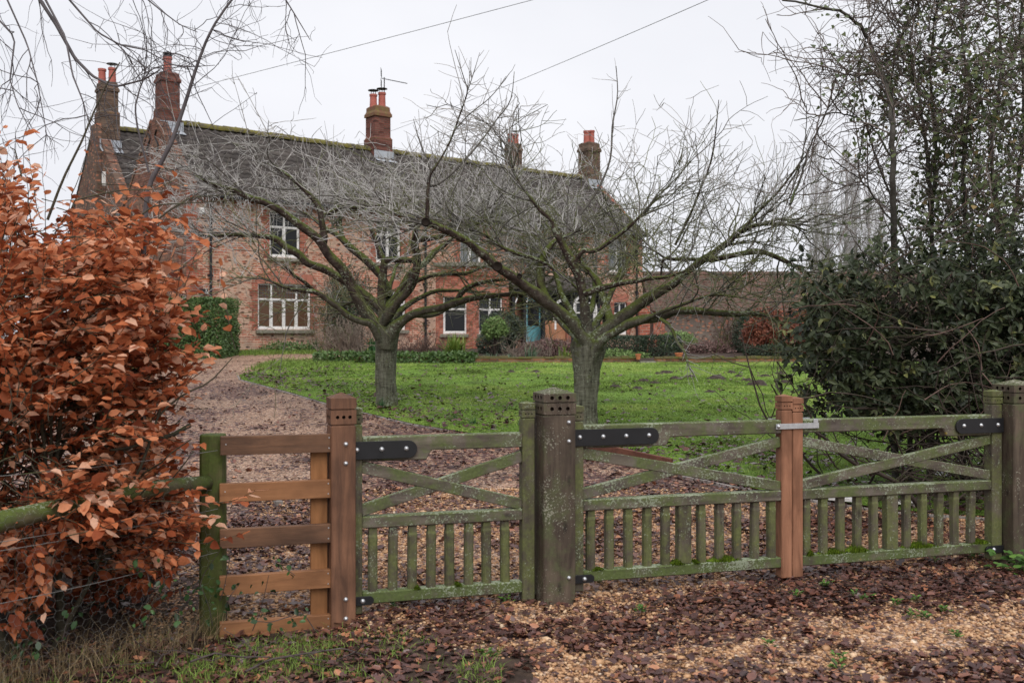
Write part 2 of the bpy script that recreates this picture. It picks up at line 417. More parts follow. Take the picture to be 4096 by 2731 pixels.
# ------------------------------------------------------------------ ground
KERB = np.array([(-6.3, 23.0), (-5.95, 21.9), (-4.31, 19.18), (-3.24, 17.28), (-2.44, 16.02), (-1.46, 14.54), (-.855, 13.85), (.85, 12.1), (1.62, 10.75), (2.45, 9.6), (3.35, 8.75), (5.0, 8.2), (7.5, 8.0), (11.0, 8.0)])
FAR = np.array([(-6.3, 23.1), (-6.1, 24.6), (-5.5, 25.9), (-4.6, 26.7), (-3.0, 27.0), (-1.0, 27.1), (1.0, 27.2), (3.0, 27.3), (5.5, 27.4), (8.0, 27.5), (11.0, 27.6), (13.5, 27.8), (16.0, 28.0)])
def sample_curve(C, n):
    k = np.linspace(0, len(C)-1, n); i = np.minimum(k.astype(int), len(C)-2); f = (k-i)[:, None]
    return C[i]*(1-f) + C[i+1]*f
LAWN_POLY = [tuple(p) for p in KERB] + [tuple(p) for p in FAR[::-1]]

def litter_mask(X, Y):
    n = fbm(X*1.5, Y*2.2, 3); m = np.clip((n-.47)*4.0, 0, 1)
    dg = (6.03 + TAN*X - Y)*CA          # metres in front of the gate line
    band = np.exp(-((dg-.40)/.42)**2) * np.clip((X-.2)*.9, .25, 1.0)
    m = np.maximum(m, band*1.0*(fbm(X*3, Y*3, 9) > .30))
    beyond = np.where(dg < -.2, np.clip((fbm(X*1.0, Y*.7, 5)-.40)*3.0, .10, .68), 0)
    m = np.where(dg < -.2, np.maximum(beyond, m*.55), m)
    return np.clip(m*np.clip((33-Y)/14, .25, 1), 0, 1)

def grid(name, xs, ys, off, mat, kind='structure', rough=0.0, attrs=None):
    X, Y = np.meshgrid(xs, ys); Z = gz(X, Y) + off + rough*(fbm(X*2.5, Y*2.5, 1)-.5)
    n, m = X.shape; i = np.arange(n-1)[:, None]*m + np.arange(m-1)[None]
    q = np.stack([i, i+1, i+m+1, i+m], -1).reshape(-1, 4)
    o = npmesh(name, np.stack([X, Y, Z], -1).reshape(-1, 3), [q], mat, None, None, True, {k: f(X, Y).ravel() for k, f in (attrs or {}).items()})
    o['kind'] = kind; return o

def ground_mats():
    t = NT('gravel'); v = t.coord()
    vo = t.voro(v, 46); c1 = t.n('ShaderNodeSeparateColor', i0=vo.outputs[1])
    col = t.ramp(c1.outputs[0], [(0, (.11, .06, .04)), (.25, (.31, .175, .11)), (.6, (.51, .31, .205)), (.9, (.68, .49, .37)), (1, (.22, .16, .13))])
    col = t.mix(t.ramp(vo.outputs[0], [(.45, 0.0), (.75, .8)]), col, (.07, .04, .03))
    lv = t.voro(t.coord((1, 1.3, 1)), 20); lc = t.n('ShaderNodeSeparateColor', i0=lv.outputs[1])
    lcol = t.ramp(lc.outputs[0], [(0, (.030, .016, .016)), (.4, (.080, .040, .038)), (.75, (.13, .062, .052)), (1, (.20, .09, .06))])
    lf = t.math('GREATER_THAN', t.math('ADD', t.attr('litter'), t.math('MULTIPLY', t.math('SUBTRACT', lc.outputs[1], .5), .8)), .52)
    col = t.mix(lf, col, lcol)
    wet = t.noise(v, .8, 3); col = t.mix(1.0, col, t.ramp(wet, [(.3, .72), (.7, 1.1)]), 'MULTIPLY')
    t.bump(t.math('SUBTRACT', 1.0, vo.outputs[0]), .9, .014)
    M['gravel'] = t.fin(col, .55, .35)
    t = NT('lawn_turf'); v = t.coord()
    n = t.noise(v, 1.3, 6, .65); n2 = t.noise(v, 24, 4, .7)
    c = t.ramp(n, [(.3, (.08, .125, .026)), (.5, (.14, .25, .036)), (.72, (.21, .34, .05))])
    c = t.mix(t.ramp(n2, [(.5, 0.0), (.72, .75)]), c, (.05, .06, .02))
    c = t.mix(t.ramp(t.noise(v, 3.1, 5, .7), [(.54, 0.0), (.68, .75)]), c, (.065, .050, .026))
    t.bump(n2, .8, .03); M['lawn'] = t.fin(c, .8, .15)
    t = NT('earth'); v = t.coord(); n = t.noise(v, 5, 7, .7)
    c = t.ramp(n, [(.3, (.022, .015, .012)), (.55, (.06, .04, .03)), (.75, (.10, .065, .045))]); t.bump(n, .8, .04); M['earth'] = t.fin(c, .85, .2)
    t = NT('rough_grass_ground'); v = t.coord(); n = t.noise(v, 3, 7, .7)
    c = t.ramp(n, [(.3, (.03, .028, .014)), (.5, (.06, .075, .022)), (.7, (.085, .12, .025))]); M['field'] = t.fin(c, .9, .1)
ground_mats()

def nonuni(lo, hi, a, b, fine, coarse):
    return np.unique(np.concatenate([np.arange(lo, a, coarse), np.arange(a, b, fine), np.arange(b, hi+.01, coarse)]))
grid('ground', np.concatenate([np.linspace(-700, -40, 12), np.linspace(-36, 40, 40), np.linspace(60, 700, 12)]),
     np.concatenate([np.linspace(-60, 0, 6), np.linspace(1, 60, 60), np.linspace(80, 1500, 14)]), -.045, M['field'])
grid('driveway', nonuni(-9, 11.0, -3.2, 5.2, .06, .25), nonuni(.5, 32.6, 4.2, 9.5, .06, .25), 0.0, M['gravel'], rough=.03, attrs={'litter': litter_mask})

def make_lawn():
    n, m = 121, 90
    A = sample_curve(KERB, n); B = sample_curve(FAR, n); f = np.linspace(0, 1, m)[None, :, None]**1.3
    XY = A[:, None]*(1-f) + B[:, None]*f; X = XY[..., 0]; Y = XY[..., 1]
    edge = np.minimum(1, np.linspace(0, 1, m)*25)[None]
    Z = gz(X, Y) + .022 + .05*edge*(fbm(X*.8, Y*.8, 11)-.42)*np.ones_like(X)
    i = np.arange(n-1)[:, None]*m + np.arange(m-1)[None]; q = np.stack([i, i+m, i+m+1, i+1], -1).reshape(-1, 4)
    o = npmesh('lawn', np.stack([X, Y, Z], -1).reshape(-1, 3), [q], M['lawn'], None, None, True); o['kind'] = 'structure'
make_lawn()
# planting bed in front of the house
def bed():
    V = []; k = 40
    xs = np.linspace(-4.9, 19, k)
    near = 27.25 + 0*xs; far = 32 + .80*(xs+10.5) + 1.0
    rows = 12
    for j in range(rows):
        f = j/(rows-1); y = near*(1-f)+far*f
        V.append(np.stack([xs, y, gz(xs, y)+.06+.06*(fbm(xs*2, y*2, 4)-.5)], -1))
    V = np.concatenate(V); i = np.arange(rows-1)[:, None]*k+np.arange(k-1)[None]
    o = npmesh('flower_bed', V, [np.stack([i, i+1, i+k+1, i+k], -1).reshape(-1, 4)], M['earth'], None, None, True); o['kind'] = 'structure'
bed()
# grass verge outside the fence, bottom left
def verge():
    xs = np.linspace(-5.5, .1, 60); V = []; rows = 24
    for j in range(rows):
        f = j/(rows-1)
        y0 = 3.2 + 0*xs; y1 = 6.03 + TAN*xs - .02 - .95*np.clip((xs+1.15)/1.0, 0, 1)**1.2 + .18*(fbm(xs*2, xs*0, 8)-.5) + np.where(xs < -1.72, 1.2, 0)
        y = y0*(1-f)+y1*f; V.append(np.stack([xs, y, gz(xs, y)+.010+.03*(fbm(xs*3, y*3, 6)-.45)], -1))
    V = np.concatenate(V); k = 60; i = np.arange(rows-1)[:, None]*k+np.arange(k-1)[None]
    o = npmesh('verge', V, [np.stack([i, i+1, i+k+1, i+k], -1).reshape(-1, 4)], M['earth'], None, None, True); o['kind'] = 'structure'
verge()
def hedge_bed():
    xs = np.linspace(-9, 0, 24); V = []; rows = 16
    for j in range(rows):
        y = 5.0+j*.27; x = np.linspace(-7.5, -2.02-.05*j-.10*max(0, j-6), 24); V.append(np.stack([x, y+0*x, gz(x, y)+.012+.02*(fbm(x*3, x*0+y*3, 2)-.4)], -1))
    V = np.concatenate(V); k = 24; i = np.arange(rows-1)[:, None]*k+np.arange(k-1)[None]
    o = npmesh('hedge_ground', V, [np.stack([i, i+1, i+k+1, i+k], -1).reshape(-1, 4)], M['earth'], None, None, True); o['kind'] = 'structure'
hedge_bed()
def path_strip():
    """grassy strip along the foot of the house front"""
    pass

# ------------------------------------------------------------------ scattered ground cover (uncountable)
M['litter'] = leafmat('fallen_leaves', [(0, (.036, .017, .016)), (.45, (.100, .045, .037)), (.75, (.165, .068, .045)), (.9, (.29, .115, .06)), (1, (.42, .19, .10))], .30, .5, .0)
M['pebble'] = leafmat('gravel_stones', [(0, (.15, .075, .04)), (.3, (.34, .18, .09)), (.65, (.50, .295, .155)), (.92, (.60, .43, .28)), (1, (.70, .60, .50))], .45, .35, 0)
M['grass'] = leafmat('grass_blades', [(0, (.085, .120, .028)), (.45, (.190, .300, .055)), (1, (.36, .46, .12))], .55, .25, .3)
M['straw'] = leafmat('dry_grass', [(0, (.12, .085, .045)), (.6, (.26, .19, .10)), (1, (.40, .31, .19))], .7, .2, .2)

def scatter_litter():
    n = 90000
    X = rng.uniform(-2.6, 4.8, n); Y = rng.uniform(4.3, 8.4, n)
    keep = rng.random(n) < litter_mask(X, Y)*.55*np.clip(1.25-(Y-4.3)*.05, .4, 1)
    keep &= ~((X < .0) & (Y < 6.03+TAN*X-.0) & (rng.random(n) < .35))
    keep |= rng.random(n) < .018; keep |= (X < -.0) & (Y < 6.03+TAN*X-.05) & (rng.random(n) < .20)
    X, Y = X[keep], Y[keep]
    n2 = 150000; y2 = 8.2 + 22*rng.random(n2)**1.6; x2 = rng.uniform(-8, 3.5, n2); il = inpoly(x2, y2, LAWN_POLY)
    k2 = (rng.random(n2) < np.where(il, .0, (.07+litter_mask(x2, y2)*.42)*np.clip(10/y2, .3, 1)))
    X = np.concatenate([X, x2[k2]]); Y = np.concatenate([Y, y2[k2]])
    # leaves blown on to the lawn, thick beside the kerb and under the shrub on the right
    n3 = 40000; x3 = rng.uniform(-6.2, 8, n3); y3 = 8 + 18*rng.random(n3)**1.3
    kd = np.min(np.hypot(x3[:, None]-sample_curve(KERB, 60)[None, :, 0], y3[:, None]-sample_curve(KERB, 60)[None, :, 1]), 1)
    il = inpoly(x3, y3, LAWN_POLY); k3 = il & (rng.random(n3) < np.exp(-kd/1.5)*.9*(fbm(x3*.8, y3*.8, 21) > .33) + .06 + .75*((x3 > 1.2) & (y3 < 11.8) & (fbm(x3*2, y3*2, 5) > .45)))
    X = np.concatenate([X, x3[k3]]); Y = np.concatenate([Y, y3[k3]]); lw = np.concatenate([np.zeros(len(X)-k3.sum()), np.ones(k3.sum())])
    m = len(X); Z = gz(X, Y) + .012 + rng.random(m)*.018 + lw*.055
    a = rng.uniform(0, 2*np.pi, m); ax = np.stack([np.cos(a), np.sin(a), rng.normal(0, .18, m)], -1)
    ax[:, 2] += np.where(rng.random(m) < .12, rng.normal(0, .5, m), 0)
    nm = np.stack([rng.normal(0, .24, m), rng.normal(0, .24, m), np.ones(m)], -1)
    tint = np.clip(rng.beta(1.5, 2.4, m)*1.1 + .18*(rng.random(m) < .10), 0, 1); tint = np.where(lw > 0, tint*.55, tint)
    sz = rng.uniform(.024, .058, m)*np.where(Y > 9, 1.1, 1)*(1+.35*lw)*rng.choice([.7, 1, 1, 1.35], m)
    half = rng.random(m) < .55
    for nm_, msk, tpl in (('fallen_leaves', half, (LEAF_V*np.array([1, 1.1, 1]), LEAF_F)), ('fallen_maple_leaves', ~half, (MAP_V, MAP_F))):
        o = leaves(nm_, tpl, np.stack([X, Y, Z], -1)[msk], ax[msk], nm[msk], sz[msk], tint[msk], M['litter'])
        tag(o, 'brown fallen leaves littering the gravel and grass' if half is msk else 'purple brown lobed leaves lying wet on the gravel', 'leaf litter', kind='stuff')
scatter_litter()

def scatter_pebbles():
    ph = (1+5**.5)/2
    V0 = unit(np.array([(-1,ph,0),(1,ph,0),(-1,-ph,0),(1,-ph,0),(0,-1,ph),(0,1,ph),(0,-1,-ph),(0,1,-ph),(ph,0,-1),(ph,0,1),(-ph,0,-1),(-ph,0,1)], float))
    F0 = np.array([(0,11,5),(0,5,1),(0,1,7),(0,7,10),(0,10,11),(1,5,9),(5,11,4),(11,10,2),(10,7,6),(7,1,8),(3,9,4),(3,4,2),(3,2,6),(3,6,8),(3,8,9),(4,9,5),(2,4,11),(6,2,10),(8,6,7),(9,8,1)])
    n = 74000; X = rng.uniform(-2.3, 4.8, n); Y = 4.4 + 5.4*rng.random(n)**1.2
    k = (rng.random(n) > litter_mask(X, Y)*.72); k &= ~((Y < 6.0+TAN*X-.95*np.clip((X+1.15)/1.0, 0, 1)**1.2-.05) & (X < .1))
    X, Y = X[k], Y[k]; m = len(X); Z = gz(X, Y)+.002+rng.random(m)*.008
    a = rng.uniform(0, 2*np.pi, m); s = rng.lognormal(math.log(.0085), .32, m)
    sc = np.stack([s*rng.uniform(1, 1.6, m), s*rng.uniform(.75, 1.1, m), s*rng.uniform(.5, .85, m)], -1)
    V = V0[None]*sc[:, None, :]; c, si = np.cos(a)[:, None], np.sin(a)[:, None]
    V = np.stack([V[..., 0]*c-V[..., 1]*si, V[..., 0]*si+V[..., 1]*c, V[..., 2]], -1) + np.stack([X, Y, Z], -1)[:, None]
    o = npmesh('gravel_stones', V.reshape(-1, 3), [(F0[None]+(np.arange(m)*12)[:, None, None]).reshape(-1, 3)], M['pebble'], None, np.repeat(rng.beta(2, 2, m), 12), True)
    tag(o, 'small tan and orange stones loose on the driveway', 'gravel', kind='stuff')
scatter_pebbles()

def blades(name, X, Y, Z, h, w, tint, mat, label, lean=.5, cat='grass'):
    m = len(X); a = rng.uniform(0, 2*np.pi, m); la = rng.uniform(0, 2*np.pi, m); ln = np.abs(rng.normal(0, lean, m))
    b = np.stack([np.cos(a), np.sin(a), 0*a], -1)*w[:, None]; p = np.stack([X, Y, Z], -1)
    d = np.stack([np.cos(la)*ln, np.sin(la)*ln, np.ones(m)], -1)*h[:, None]
    d2 = d.copy(); d2[:, :2] *= 1.9; d2[:, 2] *= .93
    V = np.stack([p-b, p+b, p+d*.55+b*.7, p+d*.55-b*.7, p+d2], 1).reshape(-1, 3)
    i = np.arange(m)[:, None]*5
    o = npmesh(name, V, [np.concatenate([i+np.array([[0, 1, 2]]), i+np.array([[0, 2, 3]]), i+np.array([[3, 2, 4]])])], mat, None, np.repeat(tint, 5))
    return tag(o, label, cat, kind='stuff')
def lawn_grass():
    n = 420000; Y = 8 + 19.4*rng.random(n)**1.25; X = rng.uniform(-6.4, 11, n)
    k = inpoly(X, Y, LAWN_POLY); f = fbm(X*1.1, Y*1.1, 31); bare = (fbm(X*.9, Y*.9, 33) > .57) & (rng.random(n) < .6)
    vis = np.abs(X) < Y*.56 + .5
    k &= ~bare & vis; X, Y, f = X[k], Y[k], f[k]; m = len(X)
    blades('lawn_grass', X, Y, gz(X, Y)+.02, rng.uniform(.018, .042, m)*(.6+.9*f), .003+.00026*Y, np.clip((f-.5)*2.2+.55+rng.normal(0, .2, m), 0, 1), M['grass'], 'short bright green lawn grass behind the gates', .6)
lawn_grass()
def rough_grass():
    n = 24000; X = rng.uniform(-3.2, -.05, n); Y = rng.uniform(4.4, 6.2, n)
    lim = 6.03+TAN*X-.9*np.clip((X+1.2)/1.0, 0, 1)**1.2
    k = (Y < lim+.05) & (rng.random(n) < np.clip((fbm(X*2.6, Y*2.6, 17)-.40)*5, .06, .95)*np.where(Y > lim-.22, .25, 1)); X, Y = X[k], Y[k]; m = len(X)
    blades('verge_grass', X, Y, gz(X, Y), rng.uniform(.02, .075, m), np.full(m, .0026), rng.beta(2, 2, m), M['grass'], 'tufts of green grass on the verge below the fence', .5)
    n = 1500; X = -1.6-1.5*rng.random(n); Y = 6.03+TAN*X+rng.normal(-.05, .16, n) - np.clip(-1.65-X, 0, 2)*.75
    blades('dry_grass', X, Y, gz(X, Y), rng.uniform(.05, .26, n), np.full(n, .0016), rng.random(n), M['straw'], 'pale dead grass stalks at the foot of the beech hedge', .55)
    # weeds between the gravel along the kerb and against the house
    n = 7000; X = rng.uniform(-8.6, -4.7, n); Y = 31.2+.80*(X+8.6)*.55 + rng.normal(0, .5, n)
    n2 = 4000; X2 = rng.uniform(-6.6, -4.2, n2); Y2 = 26.3+rng.normal(0, .9, n2)
    X = np.concatenate([X, X2]); Y = np.concatenate([Y, Y2]); n = len(X)
    blades('strip_grass', X, Y, gz(X, Y), rng.uniform(.05, .16, n), np.full(n, .010), rng.random(n)*.8, M['grass'], 'rough grass and weeds at the foot of the house wall', .5)
rough_grass()
#@@PART2
# ------------------------------------------------------------------ gates, posts and fences
M['old'] = woodmat('weathered_mossy_oak', (.050, .036, .030), (.17, .145, .11), 'x', .68, .40, mosscol=(.078, .098, .030), weather=.40)
M['old_z'] = woodmat('weathered_mossy_upright', (.050, .038, .030), (.14, .12, .085), 'z', .74, .22, mosscol=(.098, .108, .036))
M['old_low'] = woodmat('mossy_bottom_rail', (.050, .036, .030), (.16, .135, .10), 'x', .90, .42, mosscol=(.072, .098, .026))
M['oldpost'] = woodmat('old_brown_post', (.040, .027, .020), (.130, .098, .070), 'z', .56, .14, lichcol=(.28, .27, .21), mosscol=(.072, .080, .036))
M['newpost'] = woodmat('new_brown_post', (.085, .042, .026), (.24, .115, .065), 'z', .0, .0)
M['stile'] = woodmat('new_red_cedar', (.16, .070, .038), (.35, .165, .095), 'z', .0, .0)
M['board_o'] = woodmat('orange_board', (.20, .088, .038), (.37, .172, .076), 'x', 0, 0)
M['board_b'] = woodmat('brown_stained_board', (.085, .045, .028), (.235, .118, .064), 'x', 0, 0)
M['board_r'] = woodmat('dark_red_edging_board', (.09, .032, .02), (.20, .080, .048), 'x', 0, 0)
M['board_z'] = woodmat('orange_batten', (.20, .085, .03), (.38, .175, .07), 'z', 0, 0)
M['greenpost'] = woodmat('algae_green_post', (.06, .07, .018), (.13, .115, .05), 'z', .75, .0, mosscol=(.068, .092, .018))
M['log'] = woodmat('algae_green_log', (.045, .04, .02), (.11, .095, .05), 'x', .70, .1, mosscol=(.065, .090, .016))
M['hole'] = flat('drilled_hole_wood', (.03, .02, .015), .9, .1)
t = NT('cushion_moss'); n = t.noise(t.coord(), 90, 3); t.bump(n, .9, .01); M['moss'] = t.fin(t.ramp(n, [(.3, (.03, .055, .006)), (.7, (.13, .19, .015))]), .9, .1)

def boolean_cut(ob, cutter_mb):
    cut = cutter_mb.build('cut', M['hole'], ob.parent); md = ob.modifiers.new('b', 'BOOLEAN'); md.object = cut; md.operation = 'DIFFERENCE'; md.solver = 'EXACT'; md.use_self = True; md.material_mode = 'TRANSFER'
    dg = bpy.context.evaluated_depsgraph_get(); me = bpy.data.meshes.new_from_object(ob.evaluated_get(dg))
    ob.modifiers.clear(); ob.data = me; bpy.data.objects.remove(cut)

def cap_parts(parent, mat, s, z0, bands, peak, nholes, hr, rows, cx=0., cy=0.):
    """carved head: grooves and drilled bands, low pyramid on top; z0 = shaft top"""
    z = z0; h = s/2; g = .008; m = MB(); cut = MB(); nb = len(bands)
    for k, bh in enumerate(bands):
        m.box(cx-h+.007, cx+h-.007, cy-h+.007, cy+h-.007, z-.002, z+g+.002); z += g
        if k == nb-1:
            hh = h+.002; r = [[(cx+a*hh, cy+b*hh, z+dz) for a, b in ((-1,-1),(1,-1),(1,1),(-1,1))] for dz in (0, bh)]
            r.append([(cx+a*.004, cy+b*.004, z+bh+peak) for a, b in ((-1,-1),(1,-1),(1,1),(-1,1))]); m.loft(r)
        else: m.box(cx-h-.002, cx+h+.002, cy-h-.002, cy+h+.002, z, z+bh)
        if rows[k]:
            for i in range(nholes):
                o = (i-(nholes-1)/2)*s*.25*3/nholes
                cut.lathe([(hr, -.02), (hr, .016)], (cx+o, cy-h, z+bh*.5), 10, 'y')
                cut.lathe([(hr, -.02), (hr, .016)], (cx-h, cy+o, z+bh*.5), 10, 'x')
        z += bh
    ob = m.build('post_cap', mat, parent)
    if cut.v: boolean_cut(ob, cut)
    return ob

def bolt(parent, x, y, z, r=.012, axis='y', name='bolt'):
    m = MB()
    prof = [(r*1.25, 0), (r*1.25, .003), (r, .005), (r*.85, .009), (r*.5, .012), (r*.08, .0135)]
    m.lathe(prof, (x, y, z), 12, axis); return m.build(name, M['steel'], parent, smooth=True)

def gate_post(label, L, s, mat, top, rot, bands, peak, nh, hr, rows, bolts=(), z0=0.0):
    p = onl(L); e = thing('gate_post', label, 'gate post', (p[0], p[1], z0), ANG+rot)
    zt = top-peak-sum(bands)-.008*len(bands); h = s/2
    m = MB(); m.box(-h, h, -h, h, -.35, zt); m.build('shaft', mat, e, .006)
    cap_parts(e, mat, s, zt, bands, peak, nh, hr, rows)
    for bx, bz in bolts: bolt(e, bx, -h, bz, .0105)
    return e
gate_post('newer smooth brown gate post between the board fence and the small gate', -1.026, .142, M['newpost'], 1.322, R(5), (.080, .060), .030, 3, .0105, (1, 0),
          ((.012, 1.03), (.012, .92), (.012, .145), (.012, .035)), -.025)
gate_post('thick old gate post with two rows of drilled holes, standing between the gates', .270, .203, M['oldpost'], 1.31, R(1), (.066, .050), .036, 3, .0125, (1, 1),
          ((.058, 1.10), (.058, .985), (.058, .16)))
gate_post('thick weathered gate post cut by the frame beside the dark shrub', 3.715, .205, M['oldpost'], 1.315, R(0), (.066, .050), .036, 3, .0125, (1, 1))

def stile_cap(e, mat, x, s, z0):
    return cap_parts(e, mat, s, z0, (.042, .034), .012, 3, .0045, (1, 0), x, 0.0)

def gate_leaf(name, label, L0, W, hinge, nb, wide, mats, strap, sw, new_meet, bal_x, dz=0.0, hinge_top=1.24, meet_top=1.22, moss=()):
    """hinge 'l' or 'r'. local x runs 0..W along the gate"""
    p = onl(L0, .035); e = thing(name, label, 'gate', (p[0], p[1], dz), ANG)
    X = (lambda x: x) if hinge == 'l' else (lambda x: W-x)
    sgn = 1 if hinge == 'l' else -1
    def bx(nm, mat, x0, x1, y0, y1, z0, z1, bev=.004):
        a, b = sorted((X(x0), X(x1))); return box(nm, mat, e, a, b, y0, y1, z0, z1, bev)
    hs = .085; ms = .078
    bx('hinge_stile', M['old_z'], 0, hs, -.042, .042, .045, hinge_top-.105, .006); stile_cap(e, M['old_z'], X(hs/2), hs, hinge_top-.105)
    mm = M['stile'] if new_meet else M['old_z']
    bx('meeting_stile', mm, W-ms, W, -.04, .04, .03 if new_meet else .045, meet_top-.105, .005); stile_cap(e, mm, X(W-ms/2), ms, meet_top-.105)
    # top rail, deeper at the hinge end
    m = MB(); tk = strap+.06
    poly = [(hs, 1.07), (W-ms, 1.07), (W-ms, .982), (tk+.03, .982), (tk+.012, .952), (tk, .927), (hs, .927)]
    poly = [(X(a), b) for a, b in poly]; poly = poly if hinge == 'l' else poly[::-1]
    m.prism(poly, -.036, .036, 'y'); m.build('top_rail', M['old'], e, .006)
    bx('middle_rail', M['old'], hs, W-ms, -.038, .038, .54, .608, .006)
    bx('bottom_rail', M['old_low'], hs, W-ms, -.036, .036, .10, .168, .006)
    for (z0, z1, y0, y1) in ((.895, .632, -.024, .014), (.640, .925, -.0205, .0175)):
        d = np.array([W-ms-hs, z1-z0]); d /= np.linalg.norm(d); nrm = np.array([-d[1], d[0]])*.034
        a = np.array([hs-.004, z0]); b = np.array([W-ms+.004, z1])
        poly = [a+nrm, b+nrm, b-nrm, a-nrm]; m = MB(); m.prism([(X(q[0]), q[1]) for q in poly], y0, y1, 'y'); m.build('brace', M['old'], e, .004)
    proto = None
    for i in range(nb):
        if i == wide:
            x = bal_x[i]; m = MB(); m.box(x-.045, x+.045, -.03, .03, .168, .54); o = m.build('wide_baluster', M['old_z'], e, .004); continue
        if proto is None:
            m = MB(); q = .0265; c = .009
            def ring(q, c, z): return [(q-c,-q,z),(q,-q+c,z),(q,q-c,z),(q-c,q,z),(-q+c,q,z),(-q,q-c,z),(-q,-q+c,z),(-q+c,-q,z)]
            m.loft([ring(.023, .001, .541), ring(.023, .001, .50), ring(q, .004, .485), ring(q, c, .45), ring(q, c, .167)])
            proto = m.build('baluster', M['old_z'], e); proto.location.x = bal_x[i]; continue
        c = proto.copy(); link(c, e); c.location.x = bal_x[i]; c.rotation_euler = (0, rng.normal(0, .006), rng.normal(0, .03))
    # strap hinges with a rounded end
    def strap_plate(nm, x0, x1, z0, z1, bolts, th=.006):
        r = (z1-z0)/2; zc = (z0+z1)/2; poly = [(x0, z0)] + [(x1-r+r*math.cos(a), zc+r*math.sin(a)) for a in np.linspace(-math.pi/2, math.pi/2, 11)] + [(x0, z1)]
        poly = [(X(a), b) for a, b in poly]; poly = poly if hinge == 'l' else poly[::-1]
        m = MB(); m.prism(poly, -.050-th, -.0435, 'y')
        s_ = m.build(nm, M['black'], e, .001)
        for b in bolts: bolt(s_, X(b), -.050-th, zc+(.004 if len(bolts) > 2 else 0), .0115)
        return s_
    strap_plate('strap_hinge', -sw, strap, .944, 1.046, [strap*(i+.35)/(len_b-.2) for len_b in ((4,) if strap > .5 else (3,)) for i in range(len_b)] if strap > .3 else [.06, .19])
    lh = strap_plate('lower_hinge', -sw, .15, .10, .150, [.085])
    for (mx, mw, mh) in moss:
        n = 420; xx = mx+rng.normal(0, mw*.5, n).clip(-mw, mw); yy = rng.uniform(-.04, .03, n); zz = .168+np.abs(rng.normal(0, 1, n))*.004
        top = np.exp(-((xx-mx)/mw)**2*2)*mh*rng.uniform(.4, 1.1, n)
        V = []; b = rng.uniform(0, 6.28, n); w = .004
        V = np.stack([np.stack([xx-w*np.cos(b), yy-w*np.sin(b), zz-.006], -1), np.stack([xx+w*np.cos(b), yy+w*np.sin(b), zz-.006], -1), np.stack([xx+rng.normal(0, .006, n), yy+rng.normal(-.006, .006, n), zz+top], -1)], 1).reshape(-1, 3)
        pad = MB(); pad.lathe([(1, 0), (.9, .5), (.55, .85), (.05, 1)], (0, 0, 0), 12)
        pv = np.array(pad.v)*np.array([mw, .036, mh*.55])+np.array([mx, 0, .166])
        npm = npmesh('moss', np.concatenate([V, pv]), [np.arange(n*3).reshape(-1, 3), np.array([q for q in pad.f if len(q) == 4])+n*3], M['moss'], e)
    return e
W1 = 1.13
gate_leaf('small_gate', 'small mossy single gate with eight balusters, left of the thick post', -.99, 1.134, 'l', 8, -1, None, .405, .0, False, [.15+.1152*i for i in range(8)], -.035, 1.25, 1.26, [(.405, .02, .02), (.66, .02, .014)])
dl = gate_leaf('driveway_gate', 'left leaf of the mossy double gate, carrying the steel latch bar', .375, 1.547, 'l', 11, 5, None, .585, .0, True, [.143+.1271*i for i in range(11)], 0, 1.20, 1.238,
          [(.175, .05, .018), (.73, .045, .035), (.86, .02, .02), (1.06, .13, .04)], )
dr = gate_leaf('driveway_gate', 'right leaf of the mossy double gate, hung on the far right post', 1.926, 1.676, 'r', 11, 5, None, .40, .0, True, [.121+.1317*i for i in range(11)], 0, 1.245, 1.222,
          [(.135, .03, .045), (.33, .13, .035), (.50, .10, .055), (1.0, .14, .05), (1.50, .09, .03)])
dl['group'] = dr['group'] = 'leaves of the double driveway gate'
# throw-over latch bar riding on the two meeting stiles
m = MB(); m.box(1.42, 1.735, -.052, -.046, 1.012, 1.047); m.box(1.735, 1.741, -.052, .05, 1.012, 1.047); m.box(1.70, 1.7345, -.0525, -.0455, 1.047, 1.075); m.box(1.42, 1.7345, .044, .05, 1.04, 1.075)
lb = m.build('latch_bar', M['steel'], dl, .001); bolt(lb, 1.438, -.052, 1.03, .011)

# board fence, bolted against the newer post
def board_fence():
    p = onl(-1.70, -.055); e = thing('board_fence', 'short new board fence of five orange brown rails left of the small gate', 'fence', p, ANG)
    W = .615
    for z0, z1, mt, sk in ((.962, 1.066, 'board_b', .004), (.70, .803, 'board_o', 0), (.446, .552, 'board_b', .002), (.186, .29, 'board_o', -.003), (-.055, .035, 'board_o', 0)):
        m = MB(); m.box(0, W, 0, .045, z0, z1); o = m.build('rail', M[mt], e, .003)
        o.rotation_euler = (0, sk, 0)
        for xx in (.03, W-.02):
            for zz in ((z0+.025, z1-.02) if xx > .1 else (z0+.06,)):
                q = MB(); q.lathe([(.0042, 0), (.0035, .0015)], (xx, 0, zz), 8, 'y'); q.build('screw', M['steel'], o)
    # two stained lower halves show as in the wet board
    box('batten', M['board_z'], e, W-.115, W-.02, .048, .09, -.05, 1.0, .003)
    return e
board_fence()
M['netting'] = flat('dull_wire', (.20, .20, .19), .6, .3)
